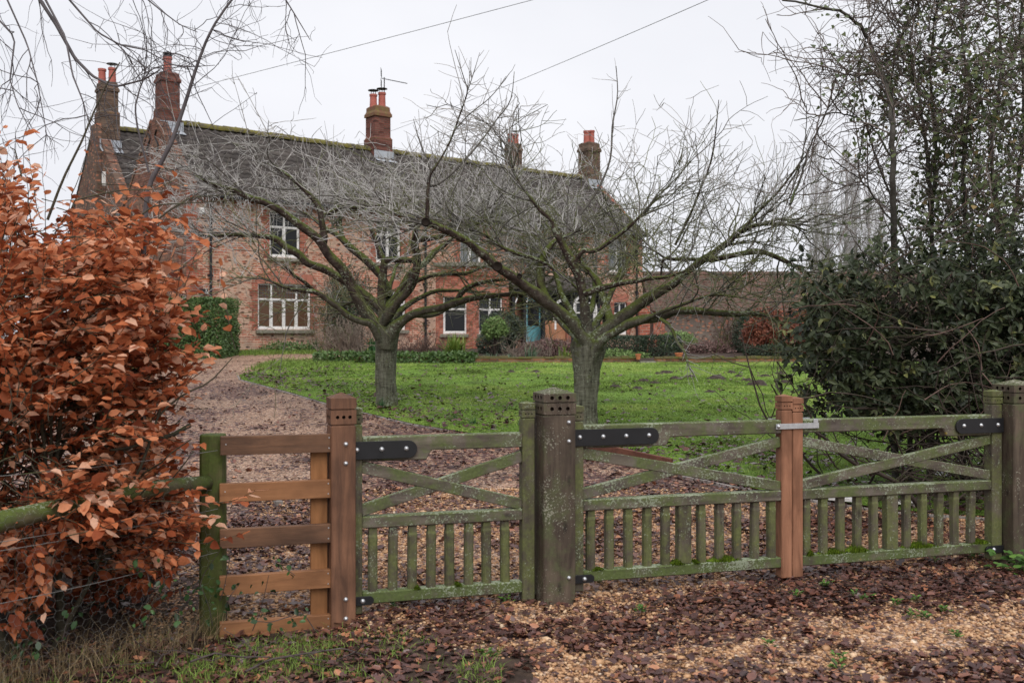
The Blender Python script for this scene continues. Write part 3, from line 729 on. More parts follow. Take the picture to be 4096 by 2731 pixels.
def log_fence():
    e = thing('log_fence', 'algae green log rail fence hung with wire netting under the beech leaves', 'fence', (0, 0, 0))
    a = onl(-1.735, .085); 
    # square-ish weathered strainer post where the boards end
    m = MB(); n = 12; rings = []
    for z, k in ((-.3, 1), (.3, 1), (.8, .99), (1.06, .97), (1.068, .90)):
        rings.append([(a[0]+k*(.070*math.copysign(abs(math.cos(t_))**.6, math.cos(t_))), a[1]+k*(.070*math.copysign(abs(math.sin(t_))**.6, math.sin(t_))), z) for t_ in np.linspace(0, 2*math.pi, n, endpoint=False)])
    m.loft(rings); m.build('post', M['greenpost'], e)
    b = np.array([-2.62, 4.25, 0]); d = b-a
    m = MB(); pts = [a+d*f+np.array([.02, -.03, .80+.02*math.sin(5*f)-.03*f]) for f in np.linspace(.03, 1, 9)]
    m.tube(pts, [.042+.012*f+.003*math.sin(9*f) for f in np.linspace(0, 1, 9)], 12); m.build('log_rail', M['log'], e, smooth=True)
    c = a+d*.80
    m = MB(); m.tube([(c[0]-.05, c[1]+.05, -.3), (c[0]-.05, c[1]+.05, .4), (c[0]-.05, c[1]+.05, .78)], .055, 12); m.build('post', M['greenpost'], e, smooth=True)
    for z in (.985, .66, .42, .70):
        tb = Tubes(); f = np.linspace(0, 1, 12)[:, None]
        tb.add(a+d*f+np.array([[.05, -.08, z]])+np.concatenate([0*f, 0*f, -.02*np.sin(np.pi*f)+(.02*f if z > .9 else 0)], 1), .0016, 4); tb.build('wire', M['netting'], e)
    # hexagon netting
    tb = Tubes(); s = .028; Ld = np.linalg.norm(d[:2]); u = d/Ld; col = 0; x = 0.05
    hx = s*1.5; hy = s*math.sqrt(3)
    while x < Ld:
        y = .02 + (hy/2 if col % 2 else 0)
        while y < .79:
            q = lambda dx, dy: a+u*(x+dx)+np.array([.055, -.085, y+dy])+np.array([.012*math.sin(9*x+7*y), -.012*math.sin(8*x), 0])
            tb.add([q(s/2, hy/2), q(s, 0)], .0005, 3); tb.add([q(s, 0), q(s/2, -hy/2)], .0005, 3); tb.add([q(-s/2, hy/2), q(s/2, hy/2)], .0005, 3)
            y += hy
        x += hx; col += 1
    tb.build('wire_netting', M['netting'], e)
log_fence()
m = MB(); p0 = P(570, 1900, 6.9); m.box(p0[0]-.05, p0[0]+.05, 6.85, 6.95, -.1, 1.38)
tag(m.build('timber_post', M['board_z'], None, .004), 'square reddish timber post half hidden inside the beech hedge', 'post')

# edgings
def strip_along(pts, w, h, name, mat, label, cat, sub=8, base=0.0):
    C = sample_curve(np.array(pts, float), sub*(len(pts)-1)+1); m = MB()
    T = np.gradient(C, axis=0); Nn = unit(np.stack([-T[:, 1], T[:, 0]], -1)); rings = []
    for c, nn in zip(C, Nn):
        z = float(gz(c[0], c[1]))+base; a = c+nn*w/2; b = c-nn*w/2
        rings.append([(a[0], a[1], z-.1), (b[0], b[1], z-.1), (b[0], b[1], z+h), (a[0], a[1], z+h)])
    m.loft(rings); return tag(m.build(name, mat, None, .003), label, cat)
M['concrete'] = noisemat('pale_concrete_edging', [(.3, (.10, .085, .075)), (.5, (.24, .21, .19)), (.75, (.40, .37, .35))], 6)
off = lambda p: p+np.array([-.03, -.03])
strip_along([off(k) for k in KERB[:7]], .035, .022, 'kerb_edging', M['concrete'], 'pale concrete edging strip curving along the lawn up to the house', 'edging', 6)
strip_along([P2 for P2 in (KERB[7]+(-.1, .0), (1.70, 10.60))], .045, .16, 'edging_board', M['board_r'], 'reddish timber edging board seen through the double gate', 'edging', 4)
strip_along([(1.78, 10.35), KERB[9]-(.05, .1), KERB[10]-(.05, .1), KERB[11]-(0, .12), KERB[12]-(0, .12)], .04, .025, 'kerb_edging', M['concrete'], 'pale edging strip at the lawn foot behind the right gate leaf', 'edging', 6)
strip_along([(-2.62, 9.9), (-2.35, 9.6), (-2.1, 9.0)], .06, .04, 'kerb_edging', M['concrete'], 'short pale edging stone behind the board fence', 'edging', 4)
for k, (x, y, d, a, l, lab) in enumerate(((3370, 1945, 9.0, -.35, .24, 'white plank end lying on the lawn edge seen over the middle rail'), (3620, 2005, 8.85, -.3, .30, 'second white plank lying lower between the gate balusters'))):
    p = P(x, y, d); m = MB(); m.box(-l/2, l/2, -.05, .05, 0, .03); o = m.build('white_plank', M['white'], None, .002); o.location = (p[0], p[1], float(gz(p[0], p[1]))+.05); o.rotation_euler = (0, .03, a); tag(o, lab, 'plank')

# fallen sticks and small weeds on the ground
M['stick'] = noisemat('dead_stick_bark', [(.3, (.03, .022, .02)), (.6, (.09, .07, .065)), (.8, (.17, .15, .13))], 12, stretch=(1, 1, 1))
def ground_pt(x, y):
    d = EYE*F/(y-CY); return P(x, y, d)*np.array([1, 1, 0])
sticks = [([(980, 2700), (1080, 2650), (1230, 2625), (1370, 2605), (1470, 2635)], .006, 'long pale dead stick lying on the verge below the new post'),
          ([(760, 2660), (860, 2625), (960, 2640), (1080, 2640)], .006, 'dark forked twig in the grass below the board fence'),
          ([(620, 2680), (640, 2645), (655, 2625)], .006, 'short grey stick poking from the leaves at bottom left'),
          ([(3310, 2350), (3325, 2300), (3365, 2275)], .004, 'thin grey twig curving up in front of the right gate leaf'),
          ([(3320, 2710), (3340, 2690), (3370, 2700), (3385, 2725)], .006, 'small mossy green stick on the gravel at the bottom edge'),
          ([(3560, 2330), (3700, 2300), (3850, 2345), (3950, 2330)], .004, 'dark brushwood twig on the leaf bed under the right gate leaf')]
for pts, r, lab in sticks:
    q = np.array([ground_pt(*p)+np.array([0, 0, r+.012]) for p in pts]); tb = Tubes(); tb.add(sample_curve(q, 4*len(q)), np.linspace(r, r*.6, 4*len(q)), 6)
    for k in range(5):
        i = rng.integers(1, len(q)); tb.add(grow(q[i-1]*.5+q[i]*.5, [rng.normal(), rng.normal()*.7, .15], rng.uniform(.1, .3), 6, .2), np.linspace(r*.5, r*.25, 6), 4)
    tag(tb.build('fallen_stick', M['stick']), lab, 'stick')
tb = Tubes()
for k in range(150):
    p = np.array([rng.normal(2.5, .55), 0, .022]); p[1] = 6.03+TAN*p[0]-rng.uniform(.15, .65)
    a = rng.uniform(0, 6.28); tb.add(grow(p, [math.cos(a), math.sin(a), .02], rng.uniform(.12, .4), 6, .15), np.linspace(.0022, .001, 6), 3)
tag(tb.build('brushwood', M['stick']), 'dark litter of fine twigs on the leaves before the right gate leaf', 'brushwood', kind='stuff')
M['weed'] = leafmat('weed_leaves', [(0, (.04, .09, .02)), (.5, (.08, .17, .035)), (1, (.15, .27, .05))], .5, .3, .2)
wpts = [(3300, 2355), (3190, 2400), (3420, 2395), (3460, 2412), (3665, 2418), (3775, 2460), (3640, 2480), (3580, 2432), (3820, 2560), (3075, 2602), (3370, 2655), (1820, 2370), (2020, 2420), (1950, 2640), (2400, 2340), (2560, 2460), (3890, 2240), (3740, 2255), (1570, 2440), (3700, 2482), (3350, 2690)]
wl = ['by the right gate leaf', 'on the leaf bed']
for k, (x, y) in enumerate(wpts):
    p = ground_pt(x, y); n = 26; a = rng.uniform(0, 6.28, n); r = np.abs(rng.normal(0, .017, n))
    pos = p+np.stack([r*np.cos(a), r*np.sin(a), .015+rng.uniform(0, .035, n)], -1)
    o = leaves('weed', (LEAF_V, LEAF_F), pos, np.stack([np.cos(a), np.sin(a), np.full(n, .5)], -1), np.tile([0, 0, 1.], (n, 1)), rng.uniform(.015, .035, n), rng.random(n), M['weed'])
    tag(o, 'tiny green weed sprouting through the fallen leaves and gravel', 'weed', 'small weeds in the gravel')
e = thing('nettle_plant', 'leafy green nettle at the foot of the far right gate post', 'plant', (3.48, 6.80, 0))
n = 60; a = rng.uniform(0, 6.28, n); pos = np.stack([rng.normal(.02, .10, n), rng.normal(0, .06, n), rng.uniform(.02, .15, n)], -1)
leaves('leaves', (LEAF_V*np.array([1, 1.3, 1]), LEAF_F), pos, np.stack([np.cos(a), np.sin(a)-.5, np.full(n, .15)], -1), np.tile([0, -.3, 1.], (n, 1)), rng.uniform(.04, .075, n), rng.random(n)*.8, M['weed'], e)
tb = Tubes(); [tb.add(grow([rng.normal(.02, .05), rng.normal(0, .04), -.02], [rng.normal(0, .3), 0, 1], .16, 4, .1), .0025, 4) for k in range(8)]; tb.build('stem', M['weed'], e)

# ------------------------------------------------------------------ beech hedge on the left
M['beech'] = leafmat('copper_beech_leaves', [(0, (.13, .032, .016)), (.3, (.34, .088, .036)), (.6, (.60, .20, .085)), (.85, (.70, .31, .165)), (1, (.76, .46, .32))], .6, .15, .40)
M['beech_bark'] = barkmat('beech_bark', [(.3, (.035, .030, .022)), (.6, (.085, .075, .05)), (.8, (.13, .11, .085))], .30, 14, lich=.1)
def beech():
    e = thing('beech_hedge', 'tall beech hedge full of copper orange winter leaves on the left', 'hedge', (-2.6, 5.6, 0))
    org = np.array([-2.6, 5.6, 0])
    outline = [(-700, 700), (-20, 690), (60, 680), (150, 860), (230, 950), (330, 930), (420, 860), (520, 880), (590, 870), (650, 940), (690, 1000), (715, 1080), (690, 1160), (745, 1260), (735, 1370), (830, 1450), (760, 1540), (660, 1580), (600, 1680), (700, 1760), (730, 1850), (800, 1880), (690, 1960), (800, 2010), (880, 2080), (760, 2170), (720, 2270), (600, 2340), (470, 2250), (400, 2270), (240, 2260), (230, 2420), (110, 2440), (20, 2340), (-700, 2400)]
    pos = []; ax = []; nm = []; tn = []; tb = Tubes(); lt = []
    def spray(tip_px, d, dirpx, L, nl, wig=.14):
        p = P(tip_px[0], tip_px[1], d); dr = unit(np.array([dirpx[0], rng.normal(-.1, .35), -dirpx[1]]))
        q = grow(p-dr*L, dr, L, 7, wig, .03); tb.add(q-org, np.linspace(.0035, .0012, 7), 3, .5)
        t0 = rng.beta(2.2, 2)
        for i in range(nl):
            f = (i+.5)/nl*.85+.15; k = f*6; j = min(int(k), 5); b = q[j]+(q[j+1]-q[j])*(k-j); tg = unit(q[j+1]-q[j])
            side = unit(np.cross(tg, [0, 0, 1]))*(1 if i % 2 else -1)
            a = unit(tg*.75+side*.75+rng.normal(0, .22, 3)+np.array([0, 0, -.22])); pos.append(b-org); ax.append(a)
            nm.append(np.array([0, -.35, 1])+rng.normal(0, .42, 3)); tn.append(np.clip(t0*.9+.10+rng.normal(0, .23), 0, 1))
    n = 0; tries = 0
    while n < 2900 and tries < 30000:
        tries += 1
        x = rng.uniform(-600, 900); y = rng.uniform(650, 2450)
        if not inpoly([x], [y], outline)[0]: continue
        dens = fbm(np.array([x/170.]), np.array([y/170.]), 41)[0]
        hollow = .95*math.exp(-((x-300)/260)**2-((y-1740)/130)**2)+.9*math.exp(-((x-330)/240)**2-((y-2240)/110)**2)+.55*math.exp(-((x-40)/120)**2-((y-1780)/160)**2)+.6*math.exp(-((x-150)/160)**2-((y-1950)/60)**2)
        if rng.random() < hollow or dens < (.47 if (x > 560 or y < 980) else .40): continue
        d = rng.uniform(4.75, 6.4) if x < 650 else rng.uniform(5.2, 6.0)
        if y > 1950: d = rng.uniform(4.7, 5.6) if x < 500 else rng.uniform(5.15, 5.75)
        r = np.array([x-250, (y-1750)*.35+60*rng.normal()]); r = r/np.linalg.norm(r)*.55+np.array([.55, rng.normal(-.1, .45)])
        spray((x, y), d, r, rng.uniform(.22, .42), rng.integers(7, 12)); n += 1
    for k in range(120):
        x = rng.uniform(-200, 800); y = np.interp(x, [-200, 60, 230, 420, 590, 700, 800], [680, 640, 900, 850, 860, 960, 1150])-rng.uniform(-60, 60)
        if k > 55: x = rng.uniform(680, 850); y = rng.choice([1000, 1130, 1260, 1440, 1500, 1850, 2080])+rng.normal(0, 45)
        a = rng.normal(.35, .5) if k > 55 else rng.normal(1.15, .5)
        spray((x, y), rng.uniform(5.2, 6.1), (math.cos(a), -math.sin(a)), rng.uniform(.3, .55), rng.integers(6, 10), .1)
    # withered leaves deep inside, low down, tinted darker to stand in for shade
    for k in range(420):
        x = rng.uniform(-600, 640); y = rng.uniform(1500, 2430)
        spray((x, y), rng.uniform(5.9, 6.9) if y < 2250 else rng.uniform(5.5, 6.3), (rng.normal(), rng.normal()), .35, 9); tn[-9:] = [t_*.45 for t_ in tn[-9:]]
    # the sprays that stand clear of the mass
    for tip, dr, L, nl, d in (((60, 585), (.55, -.45), .5, 9, 5.2), ((150, 585), (.9, -.5), .5, 8, 5.2), ((30, 600), (.2, -1), .4, 8, 5.3), ((245, 660), (.3, -1), .6, 10, 5.6), ((270, 720), (.5, -.8), .5, 8, 5.5), ((355, 560), (.3, -1), .35, 2, 6.0), ((625, 740), (.5, -.4), .5, 6, 5.7), ((645, 700), (.1, -.7), .4, 4, 5.7), ((760, 790), (1, .1), .5, 6, 5.8), ((740, 680), (1, .2), .4, 3, 5.8), ((775, 960), (1, .2), .6, 9, 5.7), ((700, 880), (.8, .3), .6, 9, 5.7), ((850, 1470), (.9, .4), .6, 11, 5.5), ((860, 1500), (.9, .3), .5, 8, 5.5), ((780, 1700), (.8, -.1), .4, 5, 5.6), ((810, 1620), (1, -.4), .45, 4, 5.6), ((830, 1850), (1, -.3), .6, 10, 5.3), ((1085, 2040), (1, .0), .42, 7, 5.2), ((1000, 2030), (1, .1), .5, 8, 5.2), ((1010, 2215), (1, .15), .45, 8, 5.2), ((900, 2110), (1, .1), .5, 10, 5.25), ((870, 2150), (.9, .4), .4, 9, 5.25), ((180, 2470), (.2, 1), .45, 8, 4.7), ((60, 2520), (.1, 1), .4, 6, 4.7), ((780, 2260), (.7, .5), .4, 8, 5.2), ((640, 2350), (.5, .8), .3, 6, 5.2)):
        spray(tip, d, dr, L, nl, .08)
    pos = np.array(pos); m = len(pos)
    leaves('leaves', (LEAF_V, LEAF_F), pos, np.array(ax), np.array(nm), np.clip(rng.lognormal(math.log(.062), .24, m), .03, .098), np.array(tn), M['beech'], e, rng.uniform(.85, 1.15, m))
    # stems and boughs
    st = Tubes()
    for k in range(16):
        p = np.array([rng.uniform(-3.5, -2.35), 0, -.05]); p[1] = 5.55+(p[0]+2.6)*.7+rng.normal(.1, .2)
        q = grow(p, [rng.normal(.12, .25), rng.normal(0, .12), 1], rng.uniform(1.1, 1.9), 12, .10, .1); r0 = rng.uniform(.014, .032)
        st.add(q-org, np.linspace(r0, .006, 12), 7)
        for j in range(9):
            i = rng.integers(2, 11); s = grow(q[i], [rng.normal(.1, .6), rng.normal(-.1, .5), rng.uniform(.1, .9)], rng.uniform(.3, .7), 8, .14, .03)
            st.add(s-org, np.linspace(r0*.45, .003, 8), 5)
    for pts, r in (([(760, 1700), (690, 1740), (600, 1760), (520, 1790), (440, 1800)], .014), ([(430, 1860), (400, 1760), (390, 1660), (470, 1560), (540, 1480)], .028), ([(400, 1770), (330, 1700), (290, 1560)], .018)):
        q = np.array([P(x, y, 5.75-.1*i) for i, (x, y) in enumerate(pts)]); st.add(sample_curve(q, 14)-org, np.linspace(r, r*.5, 14), 8)
    # upright leaders poking out at the top left
    for pts, r in (([(190, 880), (250, 720), (330, 560), (372, 455), (430, 330), (480, 250)], .008), ([(90, 720), (60, 600), (40, 590)], .005), ([(280, 850), (300, 800), (480, 760), (620, 760), (700, 720)], .005), ([(520, 1010), (650, 860), (760, 790), (900, 780)], .006), ([(470, 930), (620, 820), (800, 810), (960, 800)], .005)):
        q = np.array([P(x, y, 5.6) for x, y in pts]); st.add(sample_curve(q, 14)-org, np.linspace(r, r*.4, 14), 6)
    st.build('stems', M['beech_bark'], e); tb.build('shoots', M['beech_bark'], e)
    # a few last dull leaves caught low down
beech()
# brambles and ivy shoots at the foot of the hedge and the board fence
M['bramble'] = leafmat('bramble_leaves', [(0, (.015, .035, .012)), (.5, (.035, .085, .022)), (1, (.075, .15, .04))], .42, .4, .15)
def bramble(label, pts, nl):
    e = thing('bramble', label, 'bramble', (0, 0, 0)); tb = Tubes(); pos = []; ax = []
    for (x, y, x2, y2, d) in pts:
        a = P(x, y, d); b = P(x2, y2, d-.05); q = sample_curve(np.array([a, a*.5+b*.5+rng.normal(0, .03, 3), b]), 8); tb.add(q, np.linspace(.0028, .0015, 8), 4)
        for i in range(nl): j = rng.integers(1, 8); pos.append(q[j]+rng.normal(0, .025, 3)); ax.append(rng.normal(0, 1, 3)+np.array([0, -.3, -.4]))
    tb.build('stem', M['stick'], e); n = len(pos)
    leaves('leaves', (LEAF_V*np.array([1, 1.1, 1.3]), LEAF_F), pos, ax, np.tile([0, -.9, .7], (n, 1))+rng.normal(0, .4, (n, 3)), rng.uniform(.022, .048, n), rng.random(n)*.8, M['bramble'], e)
bramble('bramble trailing green leaves over the lower board fence rails', [(880, 2400, 920, 2230, 5.45), (1010, 2520, 1075, 2300, 5.42), (905, 2480, 960, 2330, 5.42), (1180, 2300, 1130, 2240, 5.42), (850, 2500, 800, 2330, 5.4), (1170, 2460, 1010, 2480, 5.4), (1260, 2520, 1160, 2470, 5.35), (790, 2420, 880, 2200, 5.4)], 8)
bramble('bramble creeping in the dead grass under the log rail', [(540, 2520, 600, 2440, 5.0), (660, 2400, 640, 2250, 5.1), (250, 2560, 300, 2450, 4.8), (130, 2640, 180, 2540, 4.7), (520, 2260, 600, 2340, 5.1), (100, 2620, 60, 2560, 4.7), (700, 2480, 780, 2400, 5.1)], 7)
# ------------------------------------------------------------------ farmhouse
HX, HY, HZ = -10.47, 32.0, 1.10
HROT = math.atan2(.625, .780)
def H(t, y, z): return np.array([HX+.78*t-.625*y, HY+.625*t+.78*y, z])
HOUSE = thing('farmhouse', 'long two storey brick and flint farmhouse with grey pantiled roof', 'house', (HX, HY, HZ), HROT)
g0 = HZ
def zz(z): return z-g0     # world height -> house height
EAVE = zz(6.28); RIDGE = zz(9.05); SP = 6.2; LEN = 21.0; RY = 9.85; RRIDGE = zz(9.95); REND = 13.4
# name: t0,t1,z0,z1, kind
WINS = [(2.45, 4.41, 1.86, 3.41, 'four'), (2.87, 4.0, 4.32, 5.90, 'two'), (7.38, 8.32, 1.87, 3.29, 'two'), (7.05, 8.10, 4.33, 5.90, 'two'),
        (10.83, 11.85, 4.42, 5.92, 'grey'), (14.15, 15.0, 4.4, 5.92, 'two'), (18.85, 20.0, 4.45, 5.92, 'grey'), (19.2, 20.0, 1.70, 3.13, 'two')]
def holes_wall(name, mat, parent, x0, x1, z0, z1, holes, y=0.0, depth=.14):
    xs = sorted({x0, x1, *[h[0] for h in holes], *[h[1] for h in holes]}); zs = sorted({z0, z1, *[h[2] for h in holes], *[h[3] for h in holes]})
    m = MB()
    for i in range(len(xs)-1):
        for k in range(len(zs)-1):
            cx, cz = (xs[i]+xs[i+1])/2, (zs[k]+zs[k+1])/2
            if any(h[0] < cx < h[1] and h[2] < cz < h[3] for h in holes): continue
            m.add([(xs[i], y, zs[k]), (xs[i+1], y, zs[k]), (xs[i+1], y, zs[k+1]), (xs[i], y, zs[k+1])], [(0, 1, 2, 3)])
    for h in holes:
        a, b, c, d = h[:4]; Y = y+depth
        m.add([(a, y, c), (b, y, c), (b, y, d), (a, y, d), (a, Y, c), (b, Y, c), (b, Y, d), (a, Y, d)], [(0, 4, 5, 1), (1, 5, 6, 2), (2, 6, 7, 3), (3, 7, 4, 0)])
    return m.build(name, mat, parent, fix=False)
def window(parent, a, b, c, d, kind, y=.09, gm=None):
    """white frame, mullions, leaded top lights; local to the parent"""
    w = b-a; fr = .046; m = MB(); tr = c+(d-c)*.66
    m.box(a, a+fr, y-.03, y+.04, c, d); m.box(b-fr, b, y-.03, y+.04, c, d); m.box(a+fr, b-fr, y-.03, y+.04, c, c+fr*1.6); m.box(a+fr, b-fr, y-.03, y+.04, d-fr, d)
    m.box(a+fr, b-fr, y-.028, y+.038, tr-fr*.55, tr+fr*.55)
    n = {'four': 4, 'two': 2, 'grey': 2, 'one': 1}[kind]
    lo = [a+fr+(w-2*fr)*i/n for i in range(n+1)]
    for i in range(1, n): m.box(lo[i]-.025, lo[i]+.025, y-.026, y+.036, c+fr*1.6, tr-fr*.55)
    tops = ([a+fr+(w-2*fr)*f for f in (0, .25, .75, 1)] if kind == 'four' else lo)
    for x in tops[1:-1]: m.box(x-.028, x+.028, y-.026, y+.036, tr+fr*.55, d-fr)
    # casement sashes
    for i in range(n):
        s0, s1 = lo[i]+(.032 if i else 0), lo[i+1]-(.032 if i < n-1 else 0); q = .026; z0, z1 = c+fr*1.6, tr-fr*.55
        m.box(s0, s0+q, y-.01, y+.03, z0, z1); m.box(s1-q, s1, y-.01, y+.03, z0, z1); m.box(s0+q, s1-q, y-.01, y+.03, z0, z0+q); m.box(s0+q, s1-q, y-.01, y+.03, z1-q, z1)
    f = m.build('window', M['white'], parent)
    g = gm or {'four': 'glass_brown', 'grey': 'glass_grey'}.get(kind, 'glass')
    p = MB(); p.add([(a+.02, y+.015, c+.02), (b-.02, y+.015, c+.02), (b-.02, y+.015, d-.02), (a+.02, y+.015, d-.02)], [(0, 1, 2, 3)]); p.build('pane', M[g], f)
    p = MB(); x = a+.12
    while x < b-.08: p.box(x-.006, x+.006, y+.004, y+.012, tr+.03, d-fr); x += .10
    z = tr+.11
    while z < d-fr: p.box(a+fr, b-fr, y+.003, y+.0035, z-.006, z+.006); z += .10
    p.build('leading', M['leading'], f)
    s = MB(); s.prism([(y-.09-.13, c-.13), (y-.03, c-.13), (y-.03, c-.005), (y-.09-.13, c-.035)], a-.09, b+.09, 'x'); s.build('sill', M['stone'], f)
    return f
WH = [(a, b, zz(c), zz(d)) for a, b, c, d, k in WINS]
holes_wall('front_wall', M['brick'], HOUSE, 0, LEN, -.5, EAVE+.05, WH)
for (a, b, c, d, k) in WINS:
    c, d = zz(c), zz(d); window(HOUSE, a, b, c, d, k)
    for s0, s1 in ((a-.30, a), (b, b+.30)):
        m = MB(); z = c-.05; i = 0
        while z < d+.02:
            w = .30 if i % 2 else .22; x0, x1 = (s1-w, s1) if s0 < a else (s0, s0+w)
            m.box(x0, x1, -.006, .06, z, min(z+.2355, d+.02)); z += .2355; i += 1
        m.build('window_surround', M['brick_red'], HOUSE)
    m = MB(); n = 10; bot = [(a-.02+(b-a+.04)*i/n, d+.05*math.sin(math.pi*i/n)-.02) for i in range(n+1)]; hh = .34 if c < 2 else .22
    top = [(a-.16+(b-a+.32)*i/n, d+hh+.05*math.sin(math.pi*i/n)) for i in range(n+1)]
    m.prism(bot+top[::-1], -.012, .05, 'y'); m.build('window_arch', M['rubbed'], HOUSE)
# red brick quoins at the near corner and a red band under the eaves
m = MB(); i = 0; z = .3
while z < EAVE-.1:
    m.box(.0, .55 if i % 2 else .36, -.007, .05, z, z+.236); z += .239; i += 1
m.build('quoins', M['brick_red'], HOUSE)
m = MB(); m.box(.0, LEN, -.06, -.002, EAVE-.20, EAVE-.06); m.box(0, LEN, -.11, -.002, EAVE-.058, EAVE+.03); m.build('eaves_course', M['brick_red'], HOUSE)
# gables
def gable(x0, x1, y0, ym, y1, ze, zr, mat, name='gable_wall'):
    m = MB(); m.prism([(y0, -.6), (y1, -.6), (y1, ze), (ym, zr), (y0, ze)], x0, x1, 'x'); return m.build(name, mat, HOUSE)
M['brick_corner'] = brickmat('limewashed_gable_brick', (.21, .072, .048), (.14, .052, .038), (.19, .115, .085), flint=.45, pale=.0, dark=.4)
gable(-.004, .30, .0, SP/2, SP, EAVE+.1, RIDGE+.12, M['brick_corner'])
gable(-.008, .30, SP+.002, RY, REND, EAVE+.1, RRIDGE+.10, M['brick_gable'])
gable(LEN-.3, LEN+.004, .002, SP/2, SP, EAVE+.1, RIDGE+.1, M['brick_red']); gable(LEN-.3, LEN+.006, SP+.002, RY, REND, EAVE+.1, RRIDGE+.10, M['brick_red'])
box('back_wall', M['brick_red'], HOUSE, .3, LEN-.3, REND-.3, REND-.002, -.5, EAVE)
# external stack on the rear gable
m = MB(); m.loft([[(-.22, (RY-.5)-.75, -.5), (-.012, (RY-.5)-.75, -.5), (-.012, (RY-.5)+.75, -.5), (-.22, (RY-.5)+.75, -.5)], [(-.22, (RY-.5)-.75, 4.6), (-.012, (RY-.5)-.75, 4.6), (-.012, (RY-.5)+.75, 4.6), (-.22, (RY-.5)+.75, 4.6)], [(-.20, (RY-.5)-.42, 5.6), (-.012, (RY-.5)-.42, 5.6), (-.012, (RY-.5)+.42, 5.6), (-.20, (RY-.5)+.42, 5.6)], [(-.20, (RY-.5)-.40, RRIDGE), (-.012, (RY-.5)-.40, RRIDGE), (-.012, (RY-.5)+.40, RRIDGE), (-.20, (RY-.5)+.40, RRIDGE)]])
m.build('chimney_breast', M['brick_gable'], HOUSE)
m = MB(); m.loft([[(-.012-d_, RY-1.45+.5*a-w, zz(7.45)+b) for a, b in ((0, 0), (.11, .12), (.11, .42), (0, .54), (-.02, .42), (-.02, .12))] for d_, w in ((0, 0), (.09, 0), (.13, -.0))])
m.build('alarm_box', M['white'], HOUSE)
def anchor(y, z, fl):
    m = MB(); pts = [( -.03, y+fl*(.16*math.sin(t_*3.1)), z+.38*t_) for t_ in np.linspace(-1, 1, 13)]; m.tube(pts, .028, 6); m.build('wall_anchor', M['black'], HOUSE)
anchor(SP/2-.42, RIDGE-.75, 1); anchor(SP/2+.42, RIDGE-.75, -1)

# roofs of real pantiles
def pantiles(name, mat, parent, x0, x1, eave, ridge, tw=.30, th=.32, amp=.035, seg=6, lap=.035, jit=0.01):
    """eave/ridge: (y,z) pairs"""
    e = np.array(eave, float); r = np.array(ridge, float); S = np.linalg.norm(r-e); u = (r-e)/S; nn = np.array([-u[1], u[0]]); nn = nn if nn[1] > 0 else -nn
    nc = int(round((x1-x0)/tw)); nr = int(S/th)+1
    xs = np.linspace(x0, x1, nc*seg+1); ph = (xs-x0)/(x1-x0)*nc*2*np.pi
    wv = amp*(.55*np.sin(ph)+.25*np.sin(2*ph+.6))
    V = []; Fc = []; b = 0
    for k in range(nr):
        s0 = k*th-.02; s1 = min((k+1)*th+.03, S)
        sag = .07*(fbm(xs*.22, xs*0+k*.15, 13)-.5)
        jt = rng.normal(0, jit, nc+1)[np.minimum((np.arange(len(xs))//seg), nc)]
        for s, h in ((s0, -.012), (s0, lap), (s1, 0.0)):
            q = e[None]+u[None]*(s+jt[:, None]*(1 if s == s0 else 0))+nn[None]*(wv+h+sag)[:, None]; V.append(np.column_stack([xs, q]))
        n = len(xs)
        for j in range(2):
            i = b+j*n+np.arange(n-1); Fc.append(np.stack([i, i+1, i+n+1, i+n], -1))
        b += 3*n
    return npmesh(name, np.concatenate(V), [np.concatenate(Fc)], mat, parent)
pantiles('roof', M['tile'], HOUSE, .32, LEN-.02, (-.34, EAVE-.12), (SP/2, RIDGE))
pantiles('roof', M['tile'], HOUSE, .32, LEN-.02, (SP, EAVE+.02), (SP/2, RIDGE), seg=3)
pantiles('roof', M['tile'], HOUSE, .30, LEN, (SP+.05, EAVE+.02), (RY, RRIDGE))
pantiles('roof', M['tile'], HOUSE, .30, LEN, (REND+.3, EAVE-.15), (RY, RRIDGE), seg=3)
def ridge_tiles(x0, x1, y, z):
    m = MB(); n = int((x1-x0)/.45); w = (x1-x0)/n
    for i in range(n):
        a = x0+i*w; zj = z+.012*math.sin(i*1.7)+.01*math.sin(i*.33)
        rings = [[(xx, y+rr*math.cos(t_), zj-.06+rr*math.sin(t_)) for t_ in np.linspace(-.3, math.pi+.3, 9)] for xx, rr in ((a, .15), (a+w*.93, .145), (a+w*.95, .165), (a+w-.002, .165))]; m.loft(rings)
    m.build('ridge_tiles', M['ridge'], HOUSE)
ridge_tiles(.7, LEN-.6, SP/2, RIDGE+.08); ridge_tiles(.7, LEN-.6, RY, RRIDGE+.08)
# brick verges (raised gable edge)
def verge_strip(x0, x1, ya, za, yb, zb, mat, nm='gable_verge'):
    m = MB(); n = 18
    for i in range(n):
        f0, f1 = i/n, (i+.92)/n
        y0, y1 = ya+(yb-ya)*f0, ya+(yb-ya)*f1; z0, z1 = za+(zb-za)*f0, za+(zb-za)*f1; up = .05+.02*(i % 2)
        m.prism([(y0, z0-.1), (y1, z1-.1), (y1, z1+up), (y0, z0+up+.02)], x0, x1, 'x')
    return m.build(nm, mat, HOUSE)
verge_strip(-.03, .36, -.12, EAVE+.10, SP/2-.22, RIDGE+.02, M['verge'])
verge_strip(-.03, .36, SP+.0, EAVE+.20, SP/2+.22, RIDGE+.04, M['brick_gable'])
verge_strip(-.03, .33, SP+.02, EAVE+.20, RY-.22, RRIDGE+.03, M['brick_gable'])
verge_strip(-.03, .33, REND+.1, EAVE+.0, RY+.22, RRIDGE+.03, M['tile'])
